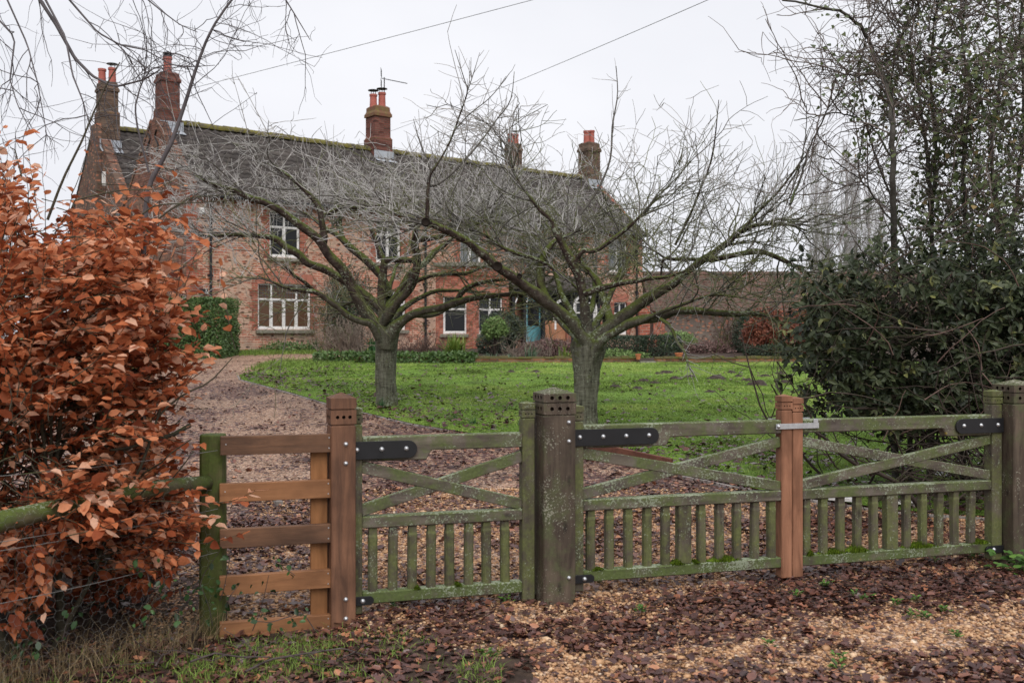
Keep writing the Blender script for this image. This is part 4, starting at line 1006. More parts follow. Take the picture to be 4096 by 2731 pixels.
m = MB(); m.prism([(-.16, EAVE-.22), (-.004, EAVE-.22), (-.004, EAVE+.12), (-.22, EAVE-.02)], -.02, .30, 'x'); m.build('kneeler', M['brick_red'], HOUSE)

def chimney(x, y, w, zb, zbt, zs, zc, zp, pots, mat, cowl=True, flash=True, capmat=None):
    zb, zbt, zs, zc, zp = map(zz, (zb, zbt, zs, zc, zp)); h = w/2; m = MB()
    m.box(x-h*1.15, x+h*1.15, y-h*1.15, y+h*1.15, zb, zbt)
    m.loft([[(x+a*q, y+b*q, z) for a, b in ((-1,-1),(1,-1),(1,1),(-1,1))] for q, z in ((h*1.15, zbt), (h, zbt+.10))])
    m.box(x-h, x+h, y-h, y+h, zbt+.10, zs); c = m.build('chimney', mat, HOUSE)
    m = MB(); k = (zc-zs)
    m.box(x-h*1.13, x+h*1.13, y-h*1.13, y+h*1.13, zs, zs+k*.26)
    m.loft([[(x+a*q, y+b*q, z) for a, b in ((-1,-1),(1,-1),(1,1),(-1,1))] for q, z in ((h*1.1, zs+k*.261), (h*.97, zs+k*.5), (h*.95, zs+k*.86), (h*.72, zc))])
    m.build('cap', capmat or mat, c)
    m = MB(); m.loft([[(x+a*h*1.165, y+b*h*1.165, z) for a, b in ((-1,-1),(1,-1),(1,1),(-1,1))] for z in (zbt-.015, zbt+.012)]); m.build('ledge', M['mossy_cap'], c)
    for i, (dx, dy, dh, cw) in enumerate(pots):
        m = MB(); zt = zp+dh; m.lathe([(.155, zc-.05), (.145, zc+.1), (.135, zt-.10), (.16, zt-.08), (.16, zt), (.12, zt), (.12, zt-.1)], (x+dx, y+dy, 0), 14); m.build('pot', M['pot'], c)
        if cw:
            m = MB()
            for a in (0, 2.1, 4.2): m.tube([(x+dx+.1*math.cos(a), y+dy+.1*math.sin(a), zt-.05), (x+dx+.1*math.cos(a), y+dy+.1*math.sin(a), zt+.17)], .014, 5)
            m.lathe([(.22, zt+.15), (.22, zt+.165), (.03, zt+.21)] if cw == 1 else [(.15, zt), (.16, zt+.06), (.13, zt+.07), (.16, zt+.13), (.13, zt+.16)], (x+dx, y+dy, 0), 14); m.build('cowl', M['black'], c)
    if flash:
        m = MB(); q = h*1.15; slope = (RIDGE-EAVE)/(SP/2+.34) if y < 6 else (RRIDGE-EAVE)/(RY-SP)
        zr = RIDGE if y < 6 else RRIDGE; ym = SP/2 if y < 6 else RY
        y0 = y-q; z0 = zr-(ym-y0)*slope
        m.add([(x-q-.02, y0-.012, z0-.02), (x+q+.06, y0-.012, z0-.02), (x+q+.06, y0-.012, z0+.30), (x-q-.02, y0-.012, z0+.30), (x-q-.02, y0-.30, z0-.30*slope+.075), (x+q+.06, y0-.30, z0-.30*slope+.075)], [(0, 1, 2, 3), (4, 5, 1, 0)])
        m.add([(x+q+.012, y0-.02, z0+.30), (x+q+.012, y+.1, zr+.35), (x+q+.012, y+.1, zr-.1), (x+q+.012, y0-.02, z0)], [(0, 1, 2, 3)]); m.build('flashing', M['lead'], c)
    return c
chimney(.50, SP/2, .64, 8.6, 9.47, 10.44, 10.79, 11.35, [(0, 0, 0, 2)], M['brick_chim'])
chimney(.32, RY-.52, .66, 9.0, 10.42, 11.28, 11.68, 12.26, [(-.16, .12, -.05, 0), (.17, -.08, 0, 1)], M['brick_old'])
c3 = chimney(9.0, SP/2, .72, 8.4, 9.5, 10.40, 10.85, 11.36, [(-.19, .05, -.04, 1), (.15, -.05, .06, 1)], M['brick_chim'], capmat=M['mossy_cap'])
chimney(21.0, RY-.5, .66, 9.0, 10.3, 11.35, 11.75, 12.25, [(-.17, 0, 0, 0), (.17, 0, .02, 1)], M['brick_old'], flash=False)
chimney(20.6, SP/2, .74, 8.4, 9.3, 10.35, 10.8, 11.35, [(-.17, 0, 0, 0), (.15, 0, .05, 0)], M['brick_old'])
# television aerial on the middle chimney
def aerial():
    x, y = 9.30, SP/2+.02; z = zz(11.2); m = MB(); m.tube([(x, y, z-.4), (x, y, zz(12.08))], .022, 6)
    a = np.array([x-.12, y, zz(12.02)]); d = np.array([.78, -.55, -.18]); d /= np.linalg.norm(d); side = np.array([.55, .78, 0])
    m.tube([a, a+d*1.05], .016, 5)
    for k in range(9): c = a+d*(.28+.085*k); m.tube([c-side*.10, c+side*.10], .007, 4); 
    for s in (-1, 1):
        for k in range(5): c = a+np.array([0, 0, s*(.06+.075*k)])-d*.02; m.tube([c-side*.26, c+side*.26], .006, 4)
        for k in range(4): c = a+side*(-.24+.16*k)-d*.02; m.tube([c+np.array([0, 0, s*.04]), c+np.array([0, 0, s*.38])], .006, 4)
    m.build('aerial', M['black'], c3)
aerial()
# rainwater goods
m = MB(); m.tube([(.32, -.40, EAVE-.13), (LEN, -.40, EAVE-.15)], .06, 8); m.build('gutter', M['black'], HOUSE)
for t_ in (.78, 9.16, 20.55):
    m = MB(); m.tube([(t_, -.34, EAVE-.15), (t_, -.10, EAVE-.45), (t_, -.085, EAVE-.6), (t_, -.085, -.2)], .045, 8)
    for z in (1.0, 2.5, 4.0): m.box(t_-.08, t_+.08, -.09, -.008, z-.035, z+.035)
    m.build('downpipe', M['black'], HOUSE)
box('vent_box', M['black'], HOUSE, .40, .68, -.10, -.009, zz(2.98), zz(3.16))
m = MB(); m.tube([(-.05, SP+.25, EAVE), (-.06, SP+.25, -.3)], .05, 8); m.box(-.16, -.012, SP+.05, SP+.45, EAVE-.25, EAVE+.05); m.build('downpipe', M['black'], HOUSE)
box('wall_lamp', M['white'], HOUSE, .40, .56, -.16, -.008, zz(5.58), zz(5.78), .02)
# canted bay in red brick
def bay():
    A = (9.68, 0.0); B = (10.70, -1.0); C = (12.45, -1.0); D = (13.1, -.0); top = zz(4.30)
    def facet(p, q, wa, wb, kind):
        L = math.hypot(q[0]-p[0], q[1]-p[1]); rot = math.atan2(q[1]-p[1], q[0]-p[0])
        e = bpy.data.objects.new('bay_facet', None); link(e, HOUSE); e.location = (p[0], p[1], 0); e.rotation_euler = (0, 0, rot)
        hl = [(wa, wb, zz(1.72), zz(3.15))] if kind else []
        w = holes_wall('bay_wall', M['brick_red'], HOUSE, 0, L, -.5, top, hl); w.location = e.location; w.rotation_euler = e.rotation_euler
        if kind:
            f = window(HOUSE, wa, wb, zz(1.72), zz(3.15), kind); f.location = e.location; f.rotation_euler = e.rotation_euler
            m = MB(); m.prism([(wa-.02, zz(3.15)-.02), (wb+.02, zz(3.15)-.02), (wb+.14, zz(3.52)), (wa-.14, zz(3.52))], -.01, .05, 'y'); o = m.build('window_arch', M['rubbed'], HOUSE); o.location = e.location; o.rotation_euler = e.rotation_euler
        bpy.data.objects.remove(e)
    facet(A, B, .28, 1.18, 'one'); facet(B, C, .30, 1.45, 'two'); facet(C, D, .2, .7, None)
    m = MB(); m.prism([(A[0]-.12, .0), (B[0]-.06, B[1]-.12), (C[0]+.06, C[1]-.12), (D[0]+.12, 0)], top, top+.14, 'z'); m.build('bay_coping', M['stone'], HOUSE)
    m = MB(); m.prism([(A[0], -.004), B, C, (D[0], -.004)], top-.02, top-.004, 'z'); m.build('bay_roof', M['lead'], HOUSE)
    m = MB()
    for (p, q) in ((A, B), (B, C)):
        d = unit(np.array([q[0]-p[0], q[1]-p[1]])); n = np.array([d[1], -d[0]])
        a = np.array(p)+n*.05; b = np.array(q)+n*.05
        m.prism([tuple(p), tuple(q), tuple(b), tuple(a)], top-.35, top-.22, 'z')
    m.build('bay_course', M['brick_red'], HOUSE)
bay()
# porch: black and white timber, white arches, render panel, blue door
def porch():
    x0, x1, y = 12.85, 17.9, -.75; zt = zz(3.55); m = MB()
    m.prism([(y-.25, zt-.05), (y-.25, zt+.04), (-.004, zt+.62), (-.004, zt+.53)], x0-.15, x1+.15, 'x'); m.build('porch_roof', M['tile'], HOUSE)
    m = MB()
    for x in (x0, 13.42, 14.42, 15.95, 17.52, x1): m.box(x-.07, x+.07, y-.07, y+.07, -.3, zt-.10)
    m.box(x0-.1, x1+.1, y-.06, y+.06, zt-.22, zt-.06); m.box(x0-.06, x0+.06, y+.08, -.005, zt-.22, zt-.08)
    m.build('porch_frame', M['black'], HOUSE)
    for a, b, sp in ((15.02, 15.86, .95), (16.04, 17.42, .80)):
        m = MB(); c = (a+b)/2; r = (b-a)/2; n = 14
        outer = [(c-r*math.cos(t_), zz(2.72)+r*math.sin(t_)) for t_ in np.linspace(0, math.pi, n)]; inner = [(c-(r-.09)*math.cos(t_), zz(2.72)+(r-.09)*math.sin(t_)) for t_ in np.linspace(0, math.pi, n)]
        outer = [(a, zz(1.9))]+outer+[(b, zz(1.9))]; inner = [(a+.09, zz(1.9))]+inner+[(b-.09, zz(1.9))]
        for i in range(len(outer)-1): m.prism([outer[i], outer[i+1], inner[i+1], inner[i]], y-.05, y+.05, 'y')
        for z in (2.45, 2.62): m.box(b+.005, b+.13, y-.10, y-.073, zz(z)-.03, zz(z)+.03)
        m.build('porch_arch', M['white'], HOUSE)
    for x in (12.94, 13.5):
        m = MB(); m.tube([(x, y-.02, zz(2.7)), (x+.03, y-.02, zz(2.95)), (x+.16, y-.02, zz(3.2))], .03, 5); m.build('porch_bracket', M['white'], HOUSE)
    box('porch_panel', M['plaster'], HOUSE, 14.5, 15.62, y-.03, y+.05, -.3, zz(2.25))
    box('porch_pillar', M['brick_red'], HOUSE, 15.64, 15.87, y-.10, y+.10, -.3, zz(1.9))
    w = window(HOUSE, 16.2, 17.3, zz(1.75), zz(3.05), 'two', y=y)
    # the door stands inside, facing the drive
    d = MB(); X0, X1, Y0 = 13.84, 14.64, -.36; Z0, Z1 = zz(1.12), zz(3.22)
    d.box(X0, X1, Y0, Y0+.05, Z0, Z1); dm = d.build('door', M['blue'], HOUSE)
    for a, b in ((X0+.1, X0+.40), (X1-.40, X1-.1)):
        q = MB(); q.box(a, b, Y0-.008, Y0-.002, zz(2.05), zz(3.05)); q.build('door_pane', M['glass'], dm)
        q = MB(); q.box(a, b, Y0-.012, Y0-.001, zz(1.25), zz(1.85)); q.build('door_panel', M['blue'], dm, .006)
    q = MB(); q.lathe([(.0, 0), (.05, .01), (.05, .03), (0.01, .04)], ((X0+X1)/2, Y0-.005, zz(2.55)), 10, 'y'); q.box((X0+X1)/2-.03, (X0+X1)/2+.03, Y0-.03, Y0-.006, zz(2.4), zz(2.7)); q.build('door_knocker', M['black'], dm)
    m = MB(); m.box(X0-.10, X0-.005, Y0-.05, Y0+.1, -.2, Z1+.1); m.box(X1+.005, X1+.10, Y0-.05, Y0+.1, -.2, Z1+.1); m.box(X0-.005, X1+.005, Y0-.05, Y0+.1, Z1+.005, Z1+.1); m.build('door_frame', M['white'], HOUSE)
    box('porch_side', M['plaster'], HOUSE, 12.95, 13.32, -.42, -.32, -.2, zz(3.4))
    box('porch_inner', M['black'], HOUSE, 14.86, 17.85, -.26, -.18, -.2, zz(3.5))
porch()

# ------------------------------------------------------------------ barn on the right
def barn():
    x0, x1 = 6.25, 24.0; yb, ym = 44.0, 47.6; zg = 1.1; ze = EYE+(CY-1238)/F*44; zr = EYE+(CY-1098)/F*47.6
    e = thing('barn', 'low flint barn with a long red pantiled roof beyond the garden', 'barn', (x0, yb, zg))
    W = x1-x0; e_, r_ = ze-zg, zr-zg
    box('wall', M['flint'], e, 0, W, 0, .3, -.6, e_)
    m = MB(); m.prism([(.31, -.6), (2*(ym-yb), -.6), (2*(ym-yb), e_), (ym-yb, r_-.05), (.31, e_)], 0, .3, 'x'); m.build('gable_wall', M['flint'], e)
    m = MB(); m.prism([(.31, -.6), (2*(ym-yb), -.6), (2*(ym-yb), e_), (ym-yb, r_-.05), (.31, e_)], W-.3, W, 'x'); m.build('gable_wall', M['flint'], e)
    m = MB()
    for x in (0, 4.6, 9.2, 13.8): m.box(x+.002, x+.5, -.012, .05, -.6, e_-.02)
    m.build('brick_piers', M['brick_red'], e)
    pantiles('roof', M['tile_red'], e, -.1, W+.1, (-.25, e_-.08), (ym-yb, r_), .26, .30, .04, 5)
    pantiles('roof', M['tile_red'], e, -.1, W+.1, (2*(ym-yb)+.25, e_-.08), (ym-yb, r_), .26, .30, .04, 3)
    m = MB(); m.tube([(-.1, ym-yb, r_+.02), (W+.1, ym-yb, r_+.02)], .13, 8); m.build('ridge_tiles', M['tile_red'], e)
barn()
m = MB(); p = P(2560, 1400, 30.5); m.box(-.16, .16, -.2, .2, -.3, 1.5); o = m.build('brick_pier', M['brick_red'], None); o.location = (p[0]+.12, 30.5, 1.03)
tag(o, 'narrow red brick pier between the two clipped box hedges', 'pier')

# low garden wall
def garden_wall():
    e = thing('garden_wall', 'low crumbling brick wall with a mossy top along the lawn', 'wall', (0, 27.1, 0))
    for (x0, x1, nm) in ((-5.05, 3.45, 'l'), (3.9, 8.2, 'r')):
        z = float(gz(0, 27.1)); m = MB(); c = MB(); x = x0
        m.box(x0, x1, .0, .25, z-.2, z+.13); m.build('wall_body', M['lowwall'], e)
        while x < x1-.1:
            w = rng.uniform(.2, .42); h = rng.uniform(.02, .075); o = rng.normal(0, .015); c.box(x, min(x+w, x1)-.008, -.02+o, .26+o, z+.132, z+.135+h); x += w
        c.build('coping', M['mossy_stone'], e)
    m = MB(); m.box(3.46, 3.89, -.25, .5, .85, float(gz(0, 27.1))+.06); m.build('step', M['stone'], e, .01)
M['mossy_stone'] = noisemat('mossy_coping', [(.35, (.06, .07, .012)), (.5, (.13, .10, .05)), (.6, (.09, .10, .016)), (.75, (.22, .12, .07))], 5)
garden_wall()
for k, (x, y, d, lab) in enumerate(((2552, 1434, 27.0, 'small terracotta pot beside the garden wall step'), (2720, 1430, 27.0, 'wider terracotta pot standing on the garden wall'))):
    p = P(x, y, d); r = .075+.03*k; e = thing('flower_pot', lab, 'pot', (p[0], 27.18 if k else 26.95, p[2]-.02))
    m = MB(); m.lathe([(r*.7, 0), (r*.95, .11), (r*1.08, .112), (r*1.1, .15), (r*.92, .15), (r*.85, .11)], (0, 0, 0), 16); m.build('pot', M['terracotta'], e, smooth=False)
    m = MB(); m.lathe([(r*.86, .12), (.005, .13)], (0, 0, 0), 12); m.build('soil', M['earth'], e)
# overhead wires
M['wire'] = flat('grey_cable', (.20, .20, .21), .6, .2)
def cable(lab, a, b, sag):
    q = np.linspace(0, 1, 30)[:, None]; C = a*(1-q)+b*q; C[:, 2] -= sag*4*(q*(1-q))[:, 0]
    tb = Tubes(); tb.add(C, .0065, 5); tag(tb.build('overhead_wire', M['wire']), lab, 'wire', 'overhead wires')
def ext(a, b, f): return a+(b-a)*f
a = P(0, 530, 30); b = P(2040, 0, 20); cable('thin overhead wire passing in front of the left chimneys', ext(a, b, -.5), ext(a, b, 1.6), .15)
a = P(1602, 478, 38); b = P(2710, 0, 18); cable('thin overhead wire rising right from the middle chimney', H(9.5, SP/2, 9.9+.0), ext(a, b, 1.6), .15)
# ------------------------------------------------------------------ cherry trees
M['limb'] = barkmat('mossy_cherry_bark', [(.3, (.010, .007, .006)), (.5, (.032, .021, .017)), (.75, (.07, .05, .04))], .66, 9, mosscol=(.050, .066, .010), lich=.3)
M['trunk'] = barkmat('cherry_trunk_bark', [(.32, (.018, .015, .012)), (.45, (.065, .058, .045)), (.6, (.11, .10, .08)), (.75, (.20, .19, .165))], .62, 7, mosscol=(.075, .088, .035), lich=.3, stretch=(1, 1, 1.6))
M['twig'] = barkmat('grey_cherry_twig', [(.3, (.17, .155, .145)), (.55, (.36, .345, .335)), (.8, (.52, .51, .50))], .20, 7, mosscol=(.13, .15, .05), lich=.0, tintmix=True)
def cherrybark():
    t = NT('cherry_bark'); v = t.coord(); z = t.n('ShaderNodeSeparateXYZ', i0=v).outputs[2]
    band = t.noise(t.coord((1, 1, 5)), 7, 6, .7); n = t.noise(v, 9, 6, .7); big = t.noise(v, 2.5, 4)
    low = t.mix(.55, t.ramp(band, [(.34, (.022, .020, .016)), (.47, (.085, .082, .062)), (.60, (.15, .148, .115)), (.72, (.32, .31, .27))]), t.ramp(t.noise(t.coord((5, 5, .8)), 5, 6, .7), [(.38, (.020, .018, .014)), (.5, (.105, .105, .075)), (.7, (.20, .20, .155))]))
    high = t.ramp(n, [(.3, (.010, .007, .006)), (.5, (.036, .023, .019)), (.72, (.095, .075, .065))])
    mr = t.n('ShaderNodeMapRange', i0=t.math('ADD', z, t.math('MULTIPLY', big, .9)), i1=1.35, i2=2.4)
    c = t.mix(mr.outputs[0], low, high)
    g = t.math('ADD', t.noise(v, 4.5, 6, .75), t.math('MULTIPLY', t.nz(), .34))
    c = t.mix(t.ramp(g, [(.53, 0.0), (.74, .95)]), c, t.mix(t.noise(v, 45, 3), (.022, .030, .006), (.115, .140, .030)))
    l = t.math('ADD', t.noise(v, 30, 4, .7), t.math('MULTIPLY', t.noise(v, 2.6, 2), .5)); c = t.mix(t.ramp(l, [(.85, 0.0), (.88, .75)]), c, (.24, .27, .20))
    t.bump(t.math('ADD', n, t.math('MULTIPLY', band, .35)), .7, .02); return t.fin(c, .85, .15)
M['limb'] = M['trunk'] = cherrybark()
M['branch'] = barkmat('mossy_cherry_branch', [(.3, (.045, .038, .034)), (.55, (.11, .10, .09)), (.8, (.24, .23, .21))], .42, 7, mosscol=(.10, .125, .03), lich=.2)
M['cut'] = flat('dark_pruning_cut', (.02, .015, .012), .9, .1)

def z2(x, y): return (1000+x*.5102, 700+y*.5102)
def z3(x, y): return (1900+x/2.851, 900+y/2.851)
def z5(x, y): return (2500+x/2.851, 950+y/2.851)
def z4(x, y): return (1300+x*.5527, 200+y*.5527)
def mk(conv, pts, k): return [(*conv(p[0], p[1]), p[2]*k) for p in pts]

T1 = [  # limbs of the left tree: (depth drift at the tip, points (x, y, width) in photo pixels)
 (-.9, mk(z2, [(1045,1250,112),(1000,1190,108),(930,1110,105),(840,960,88),(740,760,82),(620,630,76),(530,500,70),(400,400,62),(250,290,58),(100,210,50),(0,180,46),(-140,120,38),(-268,84,26),(-400,30,12)], .5102)),
 (-.3, mk(z2, [(570,580,55),(580,480,56),(560,350,48),(535,240,45),(440,130,36),(330,30,28),(200,-60,18)], .5102)),
 (1.2, mk(z2, [(565,330,34),(640,290,32),(740,245,28),(850,262,24),(1000,240,20),(1150,280,12)], .5102)),
 (.9, mk(z2, [(1050,1110,80),(1000,1020,66),(830,890,62),(660,780,60),(560,730,60),(450,690,62),(380,620,60),(290,570,58),(200,500,48),(80,480,35),(-100,470,30),(-300,480,18),(-420,470,8)], .5102)),
 (-1.3, mk(z2, [(960,1180,62),(880,1150,56),(780,1110,52),(640,1000,48),(520,920,42),(430,910,32),(300,890,25),(180,840,18),(60,790,10)], .5102)),
 (-1.0, mk(z2, [(505,912,30),(440,850,28),(340,780,22),(260,700,14)], .5102)),
 (.6, mk(z2, [(1040,1110,75),(1030,920,66),(1040,800,64),(1052,690,60),(1040,650,42),(1010,580,40),(970,480,35),(930,360,30),(910,280,20),(900,150,12)], .5102)),
 (.2, mk(z2, [(1055,668,46),(1160,665,48),(1280,672,46)], .5102)),
 (-.6, mk(z2, [(1050,1260,80),(1010,1195,88),(1080,1100,86),(1150,1000,76),(1240,905,70),(1290,800,66),(1312,660,64),(1290,540,56),(1297,420,46),(1262,385,38)], .5102)),
 (1.4, mk(z2, [(1045,1070,62),(1130,970,56),(1200,870,55),(1260,770,54),(1380,680,50),(1450,600,45),(1530,545,38),(1640,450,30),(1800,350,22),(1900,280,12)], .5102)),
 (-.4, mk(z2, [(1305,512,40),(1400,500,42),(1500,480,40),(1620,430,30),(1740,400,20),(1850,350,10)], .5102)),
 (-1.0, mk(z2, [(1110,1230,112),(1200,1140,78),(1280,1092,66),(1370,1062,64),(1500,1040,62),(1620,1000,60),(1720,970,55),(1850,950,43),(1980,940,38),(2130,930,30),(2260,935,18)], .5102)),
 (-.7, mk(z2, [(1615,985,40),(1680,900,45),(1760,860,38),(1880,830,28),(2000,820,16)], .5102)),
 (.4, mk(z2, [(1285,1095,44),(1400,1100,42),(1480,1085,30),(1600,1020,16)], .5102)),
 (.8, mk(z2, [(1305,830,36),(1420,790,32),(1540,775,30),(1700,770,28),(1800,730,22),(1900,700,12)], .5102)),
 (1.8, mk(z2, [(1080,960,52),(1070,860,56),(1000,760,60),(900,660,62),(800,580,58),(730,510,50),(650,450,40),(600,430,34),(480,330,22),(380,280,12)], .5102)),
 (1.9, mk(z2, [(735,510,38),(712,440,36),(708,380,28),(705,290,22),(690,180,10)], .5102)),
]
T2 = [
 (-.9, mk(z3, [(1290,1370,140),(1200,1250,132),(1090,1100,130),(960,980,130),(800,870,138),(680,770,136),(560,690,118),(400,570,110),(260,480,108),(100,340,100),(0,265,95)], .3508)+[(1870,965,30),(1790,925,30),(1730,897,30),(1700,888,28)]),
 (-.9, mk(z4, [(738,1240,30),(745,1000,26),(755,930,24),(768,890,22),(830,800,15),(910,650,14),(990,430,12),(1030,300,10),(1010,220,7),(940,0,4)], .5527)),
 (-.8, mk(z4, [(755,940,18),(770,990,16),(880,930,16),(1010,800,14),(1130,660,12),(1230,520,10),(1340,370,8),(1370,160,4)], .5527)),
 (-1., mk(z4, [(768,890,14),(740,800,12),(690,680,9),(640,500,4)], .5527)),
 (-1., mk(z4, [(940,580,9),(1040,470,8),(1200,340,7),(1335,170,4)], .5527)),
 (-1., mk(z4, [(1028,310,7),(1075,170,6),(1120,20,3)], .5527)),
 (1.0, mk(z3, [(860,910,100),(790,790,104),(755,690,100),(750,600,95),(742,520,94),(772,400,90),(805,310,80),(860,240,62),(920,180,46),(1060,120,30),(1200,60,14)], .3508)),
 (.1, mk(z3, [(1300,1290,135),(1275,1150,128),(1258,1000,118),(1245,880,112),(1220,720,106),(1170,560,104),(1100,420,108),(1040,300,95),(970,170,80),(900,40,66),(870,-60,56)], .3508)+[(2165,845,16),(2120,790,12),(2060,700,7),(2040,600,4)]),
 (-.5, mk(z3, [(1130,440,70),(1220,300,60),(1330,300,52),(1420,270,50),(1560,170,55),(1680,80,50),(1800,-20,40),(1900,-120,28),(2040,-260,14)], .3508)),
 (-.8, mk(z3, [(1250,790,80),(1400,730,76),(1560,690,70),(1700,655,62),(1850,640,52),(2000,610,42),(2200,590,34),(2400,520,18)], .3508)),
 (1.5, mk(z3, [(1560,1120,120),(1520,1030,112),(1500,950,102),(1450,800,90),(1400,650,76),(1300,520,65),(1230,450,55),(1180,330,34),(1100,200,16)], .3508)),
 (-.5, mk(z3, [(1370,1310,165),(1500,1180,155),(1650,1070,150),(1800,960,140),(1950,850,130),(2100,760,112),(2250,680,100)], .3508)+mk(z5, [(640,450,88),(760,350,82),(880,260,88),(1000,190,86),(1100,110,78),(1200,40,68),(1280,-40,58)], .3508)+[(3010,905,17),(3080,895,15),(3160,900,11),(3230,925,6)]),
 (-.7, mk(z5, [(960,262,62),(1150,222,62),(1300,190,64),(1450,165,64),(1580,170,60),(1720,220,56),(1850,280,54),(1980,350,52),(2080,420,46),(2150,490,34),(2200,600,14)], .3508)),
 (.7, mk(z5, [(900,255,46),(740,250,45),(560,250,44),(450,245,34),(420,330,30),(410,430,16)], .3508)),
 (-1.2, mk(z3, [(1420,1340,110),(1600,1220,104),(1750,1130,112),(1900,1080,112),(2050,1062,110),(2180,1020,106)], .3508)+mk(z5, [(600,835,86),(750,832,84),(900,842,82),(1100,862,74),(1300,872,64),(1450,862,50),(1600,890,38),(1750,960,28),(1850,1015,12)], .3508)),
 (-1.5, mk(z5, [(400,930,48),(500,1000,46),(560,1100,40),(600,1200,36),(670,1290,34),(700,1380,28),(740,1480,20),(800,1590,9)], .3508)),
 (1.2, mk(z3, [(1200,1340,74),(1060,1200,66),(960,1090,60),(900,1020,52),(820,900,34),(700,800,16)], .3508)),
 (.8, mk(z3, [(1200,760,24),(1050,620,30),(880,490,38),(700,390,45),(550,350,46),(380,290,46),(260,220,42),(150,140,32),(20,60,20),(-120,0,10)], .3508)),
 (-1.4, [(2560,1290,20),(2640,1250,16),(2740,1215,13),(2850,1180,10),(2960,1190,6)]),
 (-.9, [(2960,930,12),(3030,850,11),(3110,770,10),(3180,680,8),(3240,600,4)]),
 (.3, [(2320,860,11),(2390,760,10),(2440,640,8),(2450,500,7),(2470,380,5),(2464,265,3)]),
 (-.3, [(2700,980,11),(2760,860,10),(2800,760,10),(2850,620,7),(2875,400,3)]),
]
def cherry(label, limbs, D, base, fork, tw, nsec, seed, cuts=(), extra=6, off=0., ztop=4.5):
    global rng
    rng = np.random.default_rng(seed)
    def capz(q, k=1.0):
        lim = zt-.10*max(0, math.hypot(q[0][0]-ctr[0], q[0][1]-ctr[1])-.8)**1.5+rng.normal(0, .10); d = q[-1][2]-q[0][2]; av = lim-q[0][2]
        if d > av and d > 0: q[:, 2] = q[0][2]+(q[:, 2]-q[0][2])*max(av/d, -.12)
        return q
    b3 = P(base[0], base[1], D); b3[2] = float(gz(b3[0], D))
    e = thing('cherry_tree', label, 'tree', b3); org = b3
    # trunk, flared at the foot and under the fork
    kf = (1.22, 1.08, 1.0, .97, .99, 1.05, 1.10, .98, .68, .25) if seed == 101 else (1.15, 1.0, .92, .93, 1.03, 1.24, 1.36, 1.22, .85, .3)
    prof = [(x_, y_, k_) for (x_, y_), k_ in zip([(base[0], base[1]+40), (base[0], base[1]), (base[0]+1, base[1]-40), ((base[0]*2+fork[0])/3-3, (base[1]*2+fork[1])/3), ((base[0]+fork[0]*2)/3, (base[1]+2*fork[1])/3), (fork[0]+4, fork[1]+45), (fork[0]+8, fork[1]+5), (fork[0]+8, fork[1]-22), (fork[0]+4, fork[1]-42), (fork[0], fork[1]-52)], kf)]
    m = MB(); rings = []; pr = []
    for x, y, k in prof:
        pr.append((x, y, k))
    pr = np.array(pr); kk = np.linspace(0, len(pr)-1, 40); pr = np.stack([np.interp(kk, np.arange(len(pr)), pr[:, j]) for j in range(3)], -1)
    aa = np.linspace(0, 2*math.pi, 44, endpoint=False)
    for x, y, k in pr:
        c = P(x, y, D); r = tw/2*k*D/F; fis = fbm(6+4*np.cos(aa)+seed, 6+4*np.sin(aa)+y*.004, 5, 3); big = .07*np.sin(3*aa+y*.008+seed)+.04*np.sin(5*aa-y*.006)
        rr = r*(1+big-.20*np.clip((.49-fis)*6, 0, 1)+.03*rng.normal(0, 1, 44)*.5)
        rings.append([c-org+np.array([q*math.cos(a), q*math.sin(a), 0]) for q, a in zip(rr, aa)])
    m.loft(rings); m.build('trunk', M['trunk'], e, smooth=True)
    tb2 = Tubes(); tb3 = Tubes(); paths = []
    for dz, pts in limbs:
        if pts[0][2] > 24 and math.hypot(pts[0][0]-fork[0], pts[0][1]-fork[1]) < 75: pts = [(fork[0]*.7+pts[0][0]*.3, fork[1]+70, pts[0][2]*1.0)]+pts
        n = len(pts); q = np.array([P(x, y, D) for x, y, w in pts])
        s = np.concatenate([[0], np.cumsum(np.linalg.norm(np.diff(q, axis=0), axis=1))])
        r0 = abs(math.hypot(pts[0][0]-fork[0], pts[0][1]-fork[1]))*D/F
        d0 = dz*min(1, r0/2.2); dd = D+d0+(dz-d0)*(s/s[-1])
        if 'L0' in str(off): pass
        q = np.array([P(x, y, d) for (x, y, w), d in zip(pts, dd)]); w = np.array([p[2] for p in pts])*dd/F/2
        N = max(8, 3*n); k = np.linspace(0, n-1, N)
        # smooth through the points
        i = np.minimum(k.astype(int), n-2); f = (k-i)[:, None]
        p0 = q[np.maximum(i-1, 0)]; p1 = q[i]; p2 = q[i+1]; p3 = q[np.minimum(i+2, n-1)]
        C = .5*((2*p1)+(-p0+p2)*f+(2*p0-5*p1+4*p2-p3)*f**2+(-p0+3*p1-3*p2+p3)*f**3)
        W = np.interp(k, np.arange(n), w)*(1+.05*np.sin(k*2.7+dz))
        tl = Tubes(); tl.add(C-org, W, 12 if w[0] > .03 else 7)
        m_ = M['limb'] if w.mean() > .014 else M['branch']
        tl.build('limb', m_, e); paths.append((C, W))
    # limbs running towards and away from the viewer fill the round crown
    fk = P(fork[0], fork[1], D)
    for k in range(3):
        a = [1.1, 1.57, 2.1, -1.2, .7, 2.5, 1.8, -2.0][k % 8]+rng.normal(0, .12)
        p = fk+np.array([.05*math.cos(a), .12*math.sin(a), .1+.1*rng.random()]); L = rng.uniform(2.3, 3.0)
        C = grow(p, [math.cos(a)*.8, math.sin(a), .75], L, 16, .07, -.02); C[8:, 2] -= np.linspace(0, .25, 8); W = np.linspace(.06, .012, 16)
        tl = Tubes(); tl.add(C-org, W, 9); tl.build('limb', M['limb'], e); paths.append((C, W))
